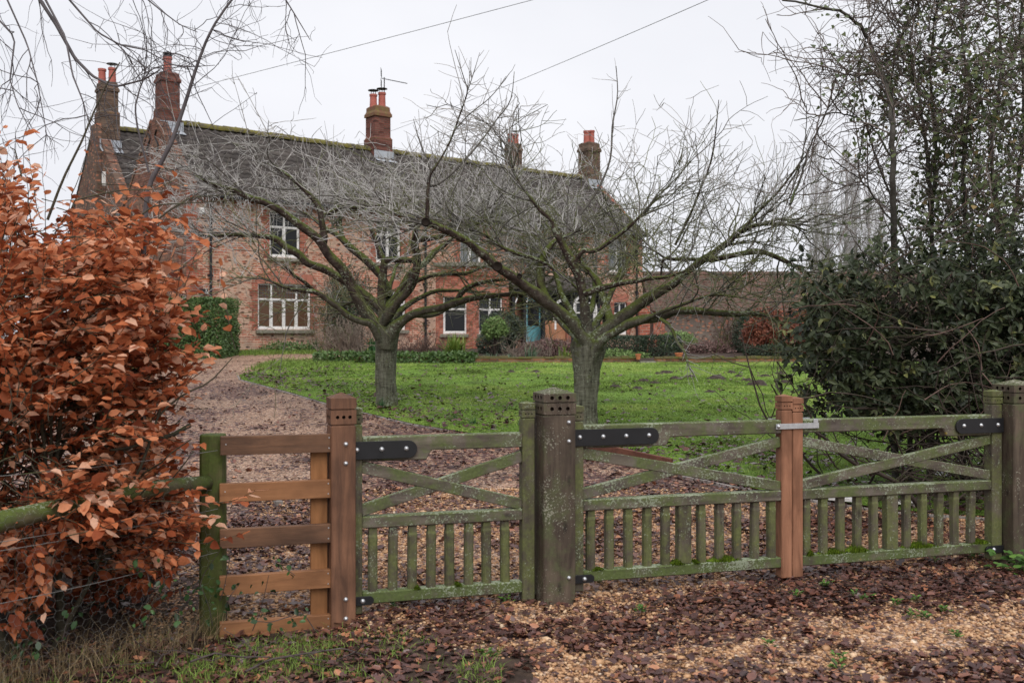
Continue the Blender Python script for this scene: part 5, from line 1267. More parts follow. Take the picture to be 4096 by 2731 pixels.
    lens = np.array([np.linalg.norm(np.diff(C, axis=0), axis=1).sum() for C, W in paths]); thick = np.array([W.max() > .03 for C, W in paths]); prob = lens*thick; prob = prob/prob.sum()
    ctr = fk.copy(); zt = b3[2]+ztop
    def rad_dir(p):
        v = p-ctr; v[2] *= .25; return unit(v)
    secs = []
    for k in range(nsec):
        C, W = paths[rng.choice(len(paths), p=prob)]; n = len(C); f = rng.beta(2.6, 1.1); i = min(int(f*(n-1)), n-2)
        if (math.hypot(C[i][0]-ctr[0], C[i][1]-ctr[1]) < .75 or W[i] > .05) and rng.random() < .88: continue
        if C[i][2] < fk[2]+1.25 and rng.random() < .62: continue
        p = C[i]+(C[i+1]-C[i])*rng.random(); tg = unit(C[i+1]-C[i])
        d = unit(.55*tg+.5*rad_dir(p)+rng.normal(0, .55, 3)*np.array([1, 1, .5])+np.array([0, .10, .17]))
        L = rng.uniform(.7, 1.9); q = capz(grow(p, d, L, 10, .17, .015)); r = min(W[i]*.6, rng.uniform(.008, .016))
        tb2.add(q-org, np.linspace(r, .005, 10), 5, rng.random()*.6); secs.append(q)
    for q in secs:
        for j in range(rng.integers(6, 9)):
            i = rng.integers(1, 10); tg = unit(q[min(i+1, 9)]-q[i-1])
            d = unit(.6*tg+rng.normal(0, .65, 3)*np.array([1, 1, .75])+.25*rad_dir(q[i])+np.array([0, 0, .12]))
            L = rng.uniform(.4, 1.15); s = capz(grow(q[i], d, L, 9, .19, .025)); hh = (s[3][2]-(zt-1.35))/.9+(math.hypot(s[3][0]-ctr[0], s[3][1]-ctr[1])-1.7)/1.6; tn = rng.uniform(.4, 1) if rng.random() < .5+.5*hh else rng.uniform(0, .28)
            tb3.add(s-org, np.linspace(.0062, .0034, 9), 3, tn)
            for l in range(rng.integers(2, 4)):
                i2 = rng.integers(1, 9); d2 = unit(unit(s[min(i2+1, 8)]-s[i2-1])*.5+rng.normal(0, .6, 3)+np.array([0, 0, .15]))
                tb3.add(grow(s[i2], d2, rng.uniform(.10, .42), 4, .22, .03)-org, np.linspace(.0045, .0028, 4), 3, tn)
    # upright water shoots along the top of the crown
    for k in range(46):
        q = secs[rng.integers(len(secs))]; p = q[rng.integers(4, 10)]
        if p[2] < b3[2]+ztop-1.3: continue
        d = unit(rad_dir(p)*.35+np.array([rng.normal(0, .22), rng.normal(0, .2), 1])); L = rng.uniform(.5, 1.35)
        s = grow(p, d, L, 9, .07, .03); tb3.add(s-org, np.linspace(.008, .003, 9), 4, .5)
        for l in range(rng.integers(3, 9)):
            i2 = rng.integers(2, 9); tb3.add(grow(s[i2], unit(s[i2]-s[i2-1])+rng.normal(0, .6, 3), rng.uniform(.06, .4), 4, .12, .05)-org, np.linspace(.0045, .0028, 4), 3, .5)
    # short spurs on the traced shoots
    for C, W in paths:
        if W.max() < .035:
            for l in range(int(len(C)*1.3)):
                i = rng.integers(1, len(C)-1); tb3.add(grow(C[i], unit(C[i+1]-C[i])*.7+rng.normal(0, .6, 3), rng.uniform(.05, .5), 5, .12, .04)-org, np.linspace(.005, .0028, 5), 3, .5)
    # hanging and outward twigs at the rim
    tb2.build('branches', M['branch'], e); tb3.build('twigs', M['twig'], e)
    for (x, y, w, d) in cuts:
        c = P(x, y, D+d); m = MB(); r = w/2*D/F
        m.lathe([(r*1.12, -.06), (r*1.15, .0), (r*1.0, .03), (r*.85, .022), (r*.1, .012)], (c[0]-org[0], c[1]-org[1], c[2]-org[2]), 14, 'y'); m.build('pruning_cut', M['cut'], e, smooth=True)
    return e
cherry('left mossy cherry tree with low spreading bare crown, behind the small gate', T1, 16.8, (1545, 1622), (1546, 1320), 84, 400, 101, ((1641, 896, 18, -.75),))
cherry('right mossy cherry tree with thicker forking trunk and tall shoots behind the thick gate post', T2, 14.0, (2342, 1722), (2350, 1385), 106, 430, 202, ((1990, 1066, 34, -.85), (2078, 1104, 18, -.75), (1703, 888, 30, -1.1)))
rng = np.random.default_rng(77)

# ------------------------------------------------------------------ young tree and overhanging birch on the left
M['birchtwig'] = noisemat('dark_birch_twig', [(.3, (.05, .042, .045)), (.7, (.12, .105, .11))], 6)
M['birchbark'] = noisemat('white_birch_bark', [(.35, (.06, .05, .05)), (.5, (.42, .40, .37)), (.8, (.60, .58, .55))], 5, stretch=(1, 1, 4))
def sapling():
    e = thing('sapling', 'slender bare sapling rising out of the beech hedge to the top edge', 'tree', (-2.15, 6.0, 0)); org = np.array([-2.15, 6.0, 0]); tb = Tubes()
    def path(pts, d, r0, r1, n=24):
        q = np.array([P(x, y, d) for x, y in pts]); C = sample_curve(q, n); C = np.convolve(C[:, 0], [1/3]*3, 'same')[:, None]*0+C; tb.add(C-org, np.linspace(r0, r1, n), 7); return C
    low = [np.array([-2.15, 6.0, -.1])]
    main = [(575, 1500), (572, 1100), (578, 900), (588, 790), (608, 715), (640, 660), (685, 575), (722, 470), (748, 392), (775, 305), (797, 238), (825, 165), (857, 100), (905, 30), (960, -40), (1050, -110)]
    A = path([(560, 2480)]+main, 6.0, .019, .005, 40)
    B = path([(596, 690), (575, 610), (548, 500), (540, 430), (560, 352), (575, 318), (607, 276), (668, 258), (760, 268), (860, 262)], 6.0, .007, .002, 24)
    for C, f in ((A, 30), (B, 16)):
        for k in range(f):
            i = rng.integers(len(C)//3, len(C)-1); s = grow(C[i], unit(C[i+1]-C[i])*.5+rng.normal(0, .6, 3), rng.uniform(.2, .8), 9, .14, .0)
            tb.add(s-org, np.linspace(.0026, .0012, 9), 4)
            for j in range(4): tb.add(grow(s[rng.integers(2, 9)], rng.normal(0, 1, 3), rng.uniform(.05, .25), 5, .2)-org, np.linspace(.0016, .0010, 5), 3)
    tb.build('stem', M['birchtwig'], e)
sapling()
def birch():
    base = np.array([-5.6, 6.8, 0]); e = thing('birch_tree', 'birch tree whose fine drooping twigs hang in from the top left', 'tree', base); tb = Tubes(); tr = Tubes()
    trunk = grow(base+[0, 0, -.2], [.05, 0, 1], 8.5, 14, .04, .05); tr.add(trunk-base, np.linspace(.16, .05, 14), 12)
    def bough(pts, d0, d1, r):
        n = len(pts); q = np.array([P(x, y, d) for (x, y), d in zip(pts, np.linspace(d0, d1, n))]); C = sample_curve(q, 4*n); tb.add(C-base, np.linspace(r, r*.25, 4*n), 6); return C
    boughs = [bough([(-900, -350), (-200, -200), (120, -60), (225, 100), (300, 235), (370, 305), (440, 340), (475, 345), (575, 320), (640, 280)], 6.8, 6.2, .016),
              bough([(-900, -420), (-100, -220), (150, -60), (262, 150), (290, 300), (330, 400), (350, 470), (362, 520)], 6.8, 6.1, .010),
              bough([(-900, -500), (0, -180), (260, -20), (390, 130), (480, 180), (580, 200), (690, 262), (800, 268)], 6.8, 6.5, .010),
              bough([(-900, -300), (-300, -150), (-60, 20), (60, 150), (40, 320), (70, 420), (120, 520)], 6.8, 6.0, .009),
              bough([(-700, -500), (300, -260), (520, -60), (640, 40), (720, 100), (790, 130)], 6.8, 6.7, .009),
              bough([(-700, -560), (600, -350), (1000, -120), (1130, -20), (1180, 60), (1240, 160)], 6.8, 6.9, .010),
              bough([(-900, -300), (-100, -150), (20, -20), (110, 180), (150, 330), (175, 470), (190, 560)], 6.8, 5.9, .008)]
    for C in boughs:
        for k in range(8 if C[-1][0] < -1.6 else 4):
            i = rng.integers(len(C)//4, len(C)-1); px = CX+C[i][0]/C[i][1]*F
            s = grow(C[i], unit(C[i+1]-C[i])*.6+rng.normal(0, .6, 3)+np.array([.12, 0, -.3]), rng.uniform(.25, .75), 11, .16, 0, .05)
            tb.add(s-base, np.linspace(.0034, .0012, 11), 4)
            for j in range(5): tb.add(grow(s[rng.integers(2, 11)], unit(s[-1]-s[0])*.5+rng.normal(0, .7, 3)+np.array([0, 0, -.35]), rng.uniform(.08, .4), 6, .2, 0, .05)-base, np.linspace(.0020, .0010, 6), 3)
        tip = C[0]
        j = int(np.argmin(np.linalg.norm(trunk-C[0], axis=1))); tb.add(np.array([trunk[j], trunk[j]*.5+C[0]*.5+[0, 0, .1], C[0]])-base, [.03, .024, .016], 6)
    tr.build('trunk', M['birchbark'], e); tb.build('branches', M['birchtwig'], e)
birch()

# ------------------------------------------------------------------ the dark shrub and ivy-hung thorn on the right
M['rhodo'] = leafmat('dark_evergreen_leaves', [(0, (.012, .017, .008)), (.35, (.027, .038, .017)), (.7, (.052, .066, .030)), (.93, (.11, .125, .062)), (1, (.26, .25, .06))], .42, .22, .10)
M['ivy'] = leafmat('ivy_leaves', [(0, (.042, .058, .026)), (.4, (.085, .115, .045)), (.8, (.15, .185, .07)), (.96, (.19, .19, .08)), (1, (.28, .20, .08))], .4, .4, .32)
M['darkbark'] = barkmat('shrub_branch_bark', [(.3, (.022, .017, .014)), (.6, (.065, .048, .04)), (.8, (.12, .095, .075))], .35, 11, lich=.1)
M['redbark'] = noisemat('reddish_bramble_stem', [(.3, (.06, .035, .028)), (.7, (.15, .095, .075))], 7)
M['thornbark'] = barkmat('mossy_thorn_bark', [(.3, (.035, .030, .025)), (.6, (.09, .082, .072)), (.8, (.16, .15, .14))], .5, 9, lich=.2, mosscol=(.06, .085, .02))
def shrub():
    org = np.array([4.6, 9.2, 0]); e = thing('evergreen_shrub', 'broad dark evergreen shrub with drooping leaves behind the right gate leaf', 'shrub', org)
    out = [(3250, 1150), (3310, 1100), (3420, 1055), (3560, 1035), (3760, 1060), (3900, 1030), (4800, 1010), (4800, 1740), (3950, 1720), (3760, 1740), (3560, 1760), (3440, 1690), (3370, 1650), (3320, 1560), (3240, 1490), (3200, 1390), (3215, 1270)]
    tips = []; tb = Tubes(); n = 0
    while n < 3300:
        x = rng.uniform(3100, 4800); y = rng.uniform(1000, 1770)
        if not inpoly([x], [y], out)[0]: continue
        d = 8.7+rng.random()**1.5*1.9; 
        if y < 1130+110*(fbm(np.array([x/140.]), np.array([.5]), 61)[0]-.5)*2 and rng.random() < .8: continue
        # lumpy front
        if fbm(np.array([x/150.]), np.array([y/110.]), 51)[0] < .37 and d < 9.4: continue
        if y > 1640 and rng.random() < .45: continue
        tips.append(P(x, y, d)); n += 1
    for k in range(330):
        if rng.random() < .5: x, y = rng.uniform(3120, 3450), rng.uniform(1020, 1720)
        else: x, y = rng.uniform(3450, 4500), 1050-rng.exponential(70)
        tips.append(P(x, y, rng.uniform(8.8, 10)))
    tips = np.array(tips); pos = []; ax = []; nm = []; tn = []
    for p in tips:
        v = unit(p-(org+np.array([.5, .5, 1.5]))); d = unit(v+rng.normal(0, .35, 3)+np.array([-.1, -.35, .1])); t0 = rng.beta(2, 2.4)
        q = grow(p-d*.3, d, .3, 4, .12); tb.add(q-org, np.linspace(.004, .002, 4), 3)
        for j in range(rng.integers(5, 9)):
            a = rng.uniform(0, 6.28); s = unit(np.cross(d, [.1, .2, 1])); u = np.cross(s, d); k = unit(d*.45+s*math.cos(a)+u*math.sin(a)+np.array([0, 0, -.35]))
            pos.append(q[rng.integers(2, 4)]-org); ax.append(k); nm.append(d*.9+np.array([0, -.2, .6])+rng.normal(0, .3, 3)); tn.append(np.clip(t0+rng.normal(0, .15), 0, .96)+(.04 if rng.random() < .006 else 0))
    m = len(pos); leaves('leaves', (LEAF_V*np.array([1, .8, 1]), LEAF_F), pos, ax, nm, rng.uniform(.055, .10, m), tn, M['rhodo'], e)
    st = Tubes()
    for k in range(60):
        p = org+np.array([rng.normal(.2, .75), rng.normal(-.1, .45), -.1]); 
        q = grow(p, [rng.normal(-.1, .7), rng.normal(-.2, .35), .8], rng.uniform(1.2, 2.4), 12, .16, .02); r0 = rng.uniform(.008, .028); st.add(q-org, np.linspace(r0, .005, 12), 7)
        for j in range(8): s = grow(q[rng.integers(2, 11)], rng.normal(0, .8, 3)+np.array([-.1, -.2, .1]), rng.uniform(.4, 1.1), 8, .2); st.add(s-org, np.linspace(r0*.4, .0025, 8), 5)
    # the low branches sweeping out over the lawn
    for k in range(26):
        p = org+np.array([rng.uniform(-.9, .6), rng.uniform(-.8, .1), rng.uniform(.25, 1.9)]); q = grow(p, [-1, rng.normal(-.25, .3), rng.normal(.05, .25)], rng.uniform(.8, 1.6), 10, .15, 0, .02); st.add(q-org, np.linspace(.012, .004, 10), 5)
        for j in range(10): st.add(grow(q[rng.integers(1, 10)], rng.normal(0, .8, 3)+np.array([-.5, 0, 0]), rng.uniform(.2, .6), 6, .2)-org, np.linspace(.004, .0016, 6), 3)
    st.build('branches', M['darkbark'], e); tb.build('shoots', M['darkbark'], e)
    rb = Tubes()
    for k in range(22):
        p = P(rng.uniform(3400, 4300), rng.uniform(1050, 1950), rng.uniform(8.2, 8.8)); rb.add(grow(p, [rng.normal(0, .6), rng.normal(0, .25), rng.normal(.5, .6)], rng.uniform(.3, 1.0), 9, .16)-org, np.linspace(.006, .003, 9), 5)
    rb.build('bare_stems', M['redbark'], e)
shrub()
M['thorntwig'] = noisemat('thorn_twig', [(.3, (.085, .066, .058)), (.7, (.22, .18, .16))], 5)
def thorn():
    global rng
    rng = np.random.default_rng(909)
    org = np.array([5.0, 10.2, 0]); e = thing('thorn_tree', 'tall tangled thorn tree hung with ivy above the dark shrub', 'tree', org); st = Tubes(); tw = Tubes(); pos = []; paths = []
    D = 10.2
    stems = [([(3580, 1950), (3585, 1500), (3580, 1150), (3575, 900), (3570, 700), (3572, 520), (3560, 400), (3530, 300), (3480, 180), (3440, 100), (3370, 50), (3250, 20), (3130, 0)], .040),
             ([(3576, 620), (3570, 430), (3560, 330), (3580, 220), (3620, 120), (3660, 0), (3690, -120)], .020), ([(3572, 470), (3555, 330), (3540, 250), (3610, 150), (3540, 40), (3500, -60)], .014),
             ([(3720, 1950), (3735, 1400), (3730, 1000), (3720, 760), (3700, 560), (3680, 420), (3650, 250), (3610, 150)], .034), ([(3725, 880), (3745, 600), (3720, 300), (3740, 60), (3760, -120)], .022),
             ([(3850, 1950), (3860, 1400), (3870, 1000), (3850, 700), (3880, 400), (3850, 150), (3870, -100)], .034), ([(3950, 1950), (3960, 1300), (4000, 900), (3960, 600), (4010, 250), (3980, -100)], .034), ([(4060, 1950), (4070, 1300), (4050, 900), (4100, 500), (4080, 100), (4100, -150)], .034),
             ([(4250, 1950), (4240, 1200), (4280, 600), (4240, 0), (4250, -300)], .04), ([(4420, 1950), (4400, 1200), (4440, 600), (4420, 0)], .04), ([(3640, 1950), (3640, 1500), (3610, 1200), (3625, 960)], .03),
             ([(3575, 900), (3480, 760), (3420, 700), (3330, 640), (3260, 620), (3180, 640)], .010), ([(3572, 640), (3500, 520), (3420, 470), (3340, 450), (3250, 470), (3170, 480)], .012), ([(3560, 420), (3470, 330), (3400, 300), (3300, 280), (3220, 270)], .009),
             ([(3160, 820), (3200, 720), (3240, 590), (3300, 460), (3360, 360), (3390, 290)], .014), ([(3190, 680), (3215, 600), (3225, 500), (3228, 420)], .008), ([(3720, 1200), (3600, 900), (3480, 560), (3430, 300), (3480, 90), (3560, -80)], .014)]
    for pts, r in stems:
        n = len(pts); dj = D+rng.normal(0, .35); q = np.array([P(x, y, dj+.25*math.sin(i)) for i, (x, y) in enumerate(pts)]); C = sample_curve(q, 5*n)
        C += rng.normal(0, .006, C.shape); st.add(C-org, np.linspace(r, max(.004, r*.22), 5*n), 8); paths.append(C)
    lens = np.array([len(C) for C in paths], float); prob = lens/lens.sum(); secs = []
    for k in range(900):
        C = paths[rng.choice(len(paths), p=prob)]; i = rng.integers(2, len(C)-1)
        if C[i][2] < 1.6: continue
        pxx = CX+C[i][0]/C[i][1]*F
        if (pxx < 3640 and rng.random() < .80) or (pxx < 3440 and rng.random() < .6): continue
        s = grow(C[i], unit(C[i+1]-C[i])*.4+rng.normal(0, .75, 3)+np.array([0, 0, .1]), rng.uniform(.4, 1.5), 11, .17, .01); secs.append(s)
        tw.add(s-org, np.linspace(.0085, .003, 11), 4, rng.random())
    for s in secs:
        for j in range(9):
            q = grow(s[rng.integers(1, 11)], unit(s[-1]-s[0])*.4+rng.normal(0, .75, 3), rng.uniform(.12, .6), 7, .2, .02); tw.add(q-org, np.linspace(.0046, .0022, 7), 3, rng.random())
    # ivy and bramble leaves, thicker towards the right and on the old stems
    V = []; ax = []; tn = []
    for s in secs:
        px = CX+s[5][0]/s[5][1]*F; py = CY-(s[5][2]-EYE)/s[5][1]*F
        wt = np.clip((px-3480)/330, 0, 1)*.85*np.clip((py+250)/500, .45, 1)+(.22 if px > 3380 and py > 250 else 0)+(.25 if px > 3350 and 350 < py < 520 and rng.random() < .35 else 0)
        if rng.random() > wt: continue
        for j in range(rng.integers(20, 46)):
            p = s[rng.integers(2, 11)]+rng.normal(0, .075, 3); V.append(p-org); ax.append(rng.normal(0, 1, 3)+np.array([0, -.3, -.6])); tn.append(np.clip(rng.beta(2, 2.3), 0, 1) if rng.random() > .02 else 1)
    for C in paths[:11]:
        for i in range(3, len(C)-3):
            px = CX+C[i][0]/C[i][1]*F
            if C[i][2] < 2.0 or (px < 3700 and rng.random() < .6): continue
            for j in range(6): V.append(C[i]+rng.normal(0, .07, 3)-org); ax.append(rng.normal(0, 1, 3)+np.array([0, -.4, -.7])); tn.append(rng.beta(2, 2.3))
    m = len(V); leaves('ivy', (IVY_V, IVY_F), V, ax, np.tile([0, -.8, .6], (m, 1))+rng.normal(0, .5, (m, 3)), rng.uniform(.032, .066, m), tn, M['ivy'], e)
    for nm, t_, mt in (('stems', st, 'thornbark'), ('twigs', tw, 'thorntwig')): t_.build(nm, M[mt], e)
    rb = Tubes()
    for k in range(60):
        p = P(rng.uniform(3750, 4500), rng.uniform(150, 1000), rng.uniform(9.4, 10.3)); rb.add(grow(p, [rng.normal(0, .5), 0, rng.normal(-.5, .6)], rng.uniform(.6, 1.8), 12, .1)-org, np.linspace(.005, .0025, 12), 4)
    rb.build('bramble_stems', M['redbark'], e)
    V = []
    for k in range(40):
        c = P(rng.uniform(3330, 4050), rng.uniform(20, 620), D+rng.normal(0, .3))
        for j in range(6): V.append(c+rng.normal(0, .03, 3)-org)
    m = len(V); leaves('berries', (DIA_V*np.array([1, 1.6, 4]), DIA_F), V, rng.normal(0, 1, (m, 3)), rng.normal(0, 1, (m, 3)), np.full(m, .018), np.zeros(m), M['black'], e)
thorn()
rng = np.random.default_rng(55)

# ------------------------------------------------------------------ garden plants by the house
M['privet'] = leafmat('privet_leaves', [(0, (.030, .058, .016)), (.5, (.075, .135, .036)), (1, (.16, .24, .07))], .42, .4, .12)
M['box'] = leafmat('box_hedge_leaves', [(0, (.014, .024, .014)), (.5, (.030, .048, .026)), (1, (.06, .085, .045))], .5, .3, .08)
M['lime'] = leafmat('lime_green_leaves', [(0, (.07, .12, .035)), (.5, (.16, .25, .075)), (1, (.28, .38, .14))], .5, .3, .2)
M['olive'] = leafmat('grey_green_leaves', [(0, (.022, .034, .022)), (.5, (.048, .065, .042)), (1, (.09, .11, .075))], .5, .3, .1)
M['yellowgreen'] = leafmat('iris_blades', [(0, (.06, .11, .02)), (.5, (.15, .23, .04)), (1, (.33, .36, .07))], .45, .35, .25)
M['bluegreen'] = leafmat('bluish_strap_leaves', [(0, (.04, .075, .045)), (.5, (.09, .15, .085)), (1, (.17, .24, .14))], .45, .35, .2)
M['daff'] = leafmat('daffodil_leaves', [(0, (.015, .05, .015)), (.5, (.035, .10, .03)), (1, (.07, .16, .05))], .4, .4, .15)
M['sedum'] = leafmat('dead_sedum', [(0, (.06, .028, .028)), (.45, (.13, .07, .068)), (.7, (.32, .21, .19)), (1, (.48, .36, .33))], .8, .2, .05)
M['deadstalk'] = leafmat('dead_stalks', [(0, (.05, .028, .024)), (.5, (.14, .075, .06)), (1, (.28, .19, .13))], .8, .2, .1)
M['copper'] = leafmat('copper_shrub_leaves', [(0, (.07, .02, .012)), (.5, (.19, .06, .035)), (1, (.33, .12, .065))], .5, .3, .2)
def mass(name, label, cat, c, rad, n, size, mat, shape='ell', stems=20, smat='darkbark', tpl=None, lump=.25, z0=None, group=None, inner=.35, nup=.3):
    """a plant: stems from its foot and leaves over a lumpy volume. c = centre, rad = half sizes"""
    c = np.array(c, float); rad = np.array(rad, float); base = np.array([c[0], c[1], float(gz(c[0], c[1])) if z0 is None else z0])
    e = thing(name, label, cat, base, 0, group); sd = rng.integers(1000)
    if shape == 'box':
        u = rng.uniform(-1, 1, (n, 3)); fa = rng.integers(0, 3, n); sg = np.where(rng.random(n) < .5, -1, 1); dep = 1-rng.exponential(.06, n); on = rng.random(n) > .25
        for a in range(3): k = on & (fa == a); u[k, a] = sg[k]*dep[k]
        dirs = np.zeros((n, 3)); dirs[np.arange(n), fa] = sg
        u *= 1+lump*.35*(fbm(u[:, 0]*3*rad[0]+u[:, 1]*2, u[:, 2]*3*rad[2], sd)-.5)[:, None]
    else:
        v = unit(rng.normal(0, 1, (n, 3))); dirs = v; ph = fbm(v[:, 0]*2.5+sd, v[:, 2]*2.5+v[:, 1]*1.5, sd)
        r = (1+lump*2.2*(ph-.5))*(1-inner*rng.random(n)**1.6); u = v*r[:, None]
    pos = c+u*rad; ax = unit(dirs*.5+rng.normal(0, .6, (n, 3))); nm = dirs+np.array([0, -.2, nup])+rng.normal(0, .4, (n, 3))
    tint = np.clip(.5*fbm(pos[:, 0]*3, pos[:, 2]*3+pos[:, 1], sd+3)+rng.beta(2, 2, n)*.6-.05, 0, 1)
    k = pos[:, 2] > base[2]-.05
    leaves('leaves', tpl or (DIA_V, DIA_F), (pos-base)[k], ax[k], nm[k], (size*rng.uniform(.7, 1.3, n))[k], tint[k], M[mat], e)
    tb = Tubes()
    for j in range(stems):
        p = base+np.array([rng.normal(0, rad[0]*.25), rng.normal(0, rad[1]*.25), -.05]); t_ = c+(rng.uniform(-1, 1, 3)*rad*.9); t_[2] = max(t_[2], base[2]+.2)
        q = np.array([p, p*.55+t_*.45+rng.normal(0, .05, 3), t_]); C = sample_curve(q, 7); tb.add(C-base, np.linspace(.018, .005, 7), 5)
        for l in range(3): tb.add(grow(C[rng.integers(2, 7)], rng.normal(0, .6, 3)+[0, 0, .3], rng.uniform(.15, .5), 5, .15)-base, np.linspace(.006, .003, 5), 3)
    if stems: tb.build('stems', M[smat], e)
    return e
def strap(name, label, cat, p, n, h, spread, w, mat, group=None, droop=.6):
    p = np.array(p, float); e_ = None; a = rng.uniform(0, 6.28, n); hh = h*rng.uniform(.55, 1.1, n); sp = spread*np.abs(rng.normal(.5, .35, n)); V = []; rows = 5
    b = p+np.stack([rng.normal(0, spread*.18, n), rng.normal(0, spread*.18, n), np.zeros(n)-.03], -1); d = np.stack([np.cos(a), np.sin(a)], -1); sdv = np.stack([-d[:, 1], d[:, 0]], -1)
    for j in range(rows):
        f = j/(rows-1); ww = w*(1-f**2)*(.6+.4*(f > 0)); xy = b[:, :2]+d*(sp*f**1.6)[:, None]; z = b[:, 2]+hh*(f-droop*.45*f**3*(sp/spread))
        for s in (-1, 1): V.append(np.column_stack([xy+s*sdv*ww/2, z]))
    V = np.stack(V, 1); k = rows*2; i = np.arange(n)[:, None]*k; F_ = [i+np.array([[2*j, 2*j+1, 2*j+3, 2*j+2]]) for j in range(rows-1)]
    o = npmesh(name, V.reshape(-1, 3), [np.concatenate(F_)], M[mat], None, np.repeat(rng.beta(2, 2, n), k)); return tag(o, label, cat, group)

def gp(x, d): return np.array([(x-CX)/F*d, d, float(gz(0, d))])
# clipped hedge at the house corner
c = P(776, 1320, 29.6); mass('clipped_hedge', 'squarely clipped green hedge beside the downpipe corner of the house', 'hedge', c+[0, .3, 0], (1.02, .9, .92), 26000, .07, 'privet', 'box', 90, tpl=(LEAF_V*np.array([1, .9, 1]), LEAF_F), lump=.5)
# wall climber between the first two windows
c = P(1372, 1235, 33.6); mass('wall_shrub', 'tangled evergreen climber on the wall between the lower windows', 'shrub', c+[0, .6, 0], (.85, .7, 1.55), 5200, .085, 'olive', 'ell', 170, lump=.5, inner=.7)
mass('wall_shrub', 'wide bushy base of dead stems under the wall climber', 'shrub', P(1400, 1370, 32.6), (.95, .6, .75), 900, .08, 'olive', 'ell', 240, 'deadstalkbark', lump=.4, inner=.9) if False else None
def dead_bush(label, c, rad, n, mat='stick', name='dead_shrub'):
    c = np.array(c); b = np.array([c[0], c[1], float(gz(c[0], c[1]))]); tb = Tubes()
    for k in range(n):
        p = b+np.array([rng.normal(0, rad[0]*.35), rng.normal(0, rad[1]*.35), -.03]); L = rad[2]*rng.uniform(.6, 1.2); q = grow(p, [rng.normal(0, .55)*rad[0], rng.normal(0, .3), 1.2], L, 8, .18, .02); tb.add(q, np.linspace(.011, .005, 8), 4, rng.random())
        for j in range(4): tb.add(grow(q[rng.integers(2, 8)], rng.normal(0, .8, 3)+[0, 0, .3], rng.uniform(.1, .5), 5, .2), np.linspace(.006, .0035, 5), 3, rng.random())
    o = tb.build(name, M[mat]); return tag(o, label, 'shrub')
M['palestalk'] = noisemat('pale_dead_stems', [(.3, (.10, .075, .06)), (.7, (.30, .24, .19))], 5)
dead_bush('bare pale shrub of dead stems below the wall climber', P(1385, 1390, 31.5), (1.1, .5, 1.25), 150, 'palestalk')
dead_bush('low reddish dead stems left of the yellow green iris', P(1690, 1420, 29.5), (1.2, .4, .65), 80, 'redbark')
dead_bush('thin dead stalks right of the lime topiary', P(2130, 1430, 28.4), (1.1, .4, .55), 45, 'palestalk')
# low ivy edging
mass('ivy_edging', 'low dark ivy spilling over the wall end left of the trunk', 'ivy', (-4.45, 27.1, float(gz(0, 27.1))+.14), (.85, .38, .14), 1900, .085, 'privet', 'box', 0, tpl=(IVY_V, IVY_F), lump=.8)
mass('ivy_edging', 'low dark ivy bank along the wall right of the left trunk', 'ivy', (-2.35, 27.1, float(gz(0, 27.1))+.14), (1.3, .38, .14), 2700, .085, 'privet', 'box', 0, tpl=(IVY_V, IVY_F), lump=.9)
strap('iris_clump', 'bright yellow green sword leaved clump below the bay window', 'plant', P(1818, 1428, 28.4), 150, .75, .62, .05, 'yellowgreen')
strap('dark_yucca', 'dark spiky rosette left of the first trunk under the climber', 'plant', P(1492, 1405, 31.0), 46, .6, .55, .05, 'daff')
strap('strap_plant', 'dark strap leaves against the foot of the wall by the left window', 'plant', P(1262, 1405, 32.4), 40, .55, .45, .05, 'daff')
for k, (x, y, d, n, h, lab) in enumerate(((1895, 1448, 28.0, 60, .42, 'bluish strap leaves just right of the iris clump'), (1965, 1452, 27.8, 60, .38, 'low bluish strap leaves under the lime topiary'), (2125, 1448, 27.9, 34, .62, 'tall bluish strap leaves before the dead sedum'), (2262, 1440, 28.1, 34, .55, 'yellowish strap leaves left of the right trunk'), (2040, 1450, 28.1, 50, .35, 'low grassy strap leaves between topiary and sedum'))):
    strap('strap_plant', lab, 'plant', P(x, y, d), n, h, .42, .032, 'bluegreen' if k != 3 else 'yellowgreen')
# lollipop topiary, round shrub behind it
e = mass('topiary', 'small lime green ball topiary on thin stems before the bay', 'shrub', P(1975, 1312, 29.6), (.36, .34, .30), 2600, .075, 'lime', 'ell', 14, lump=.35)
mass('round_shrub', 'rounded grey green shrub behind the lime topiary', 'shrub', P(2010, 1318, 31.5), (.68, .6, .58), 6500, .085, 'olive', 'ell', 40, lump=.3)
mass('round_shrub', 'small olive bush at the foot of the rounded grey green shrub', 'shrub', P(1960, 1378, 30.6), (.42, .4, .36), 1600, .08, 'olive', 'ell', 14, lump=.4)
mass('sedum', 'wide clump of dead purple sedum heads before the porch', 'plant', P(2195, 1400, 29.0), (.78, .45, .32), 5200, .055, 'sedum', 'ell', 150, 'redbark', lump=.3, nup=1.0)
mass('ground_plant', 'low green leafy plants at the wall foot beyond the gravel', 'plant', P(1155, 1398, 32.0), (.9, .35, .22), 1500, .09, 'privet', 'ell', 0, lump=.6)
mass('ground_plant', 'bright green leafy plants at the foot of the box hedge', 'plant', P(2480, 1428, 28.6), (.75, .4, .20), 1700, .07, 'lime', 'ell', 0, lump=.6)
c = P(2488, 1395, 29.3); mass('box_hedge', 'dark clipped box hedge left of the brick pier', 'hedge', c, (.58, .5, .36), 6000, .055, 'box', 'box', 20, lump=.4)
c = P(2645, 1393, 29.3); mass('box_hedge', 'dark clipped box hedge right of the brick pier', 'hedge', c, (.52, .5, .36), 6000, .055, 'box', 'box', 20, lump=.4)
mass('round_shrub', 'pale green domed shrub behind the right box hedge', 'shrub', P(2710, 1375, 32.0), (.62, .6, .40), 3800, .06, 'lime', 'ell', 20, lump=.25)
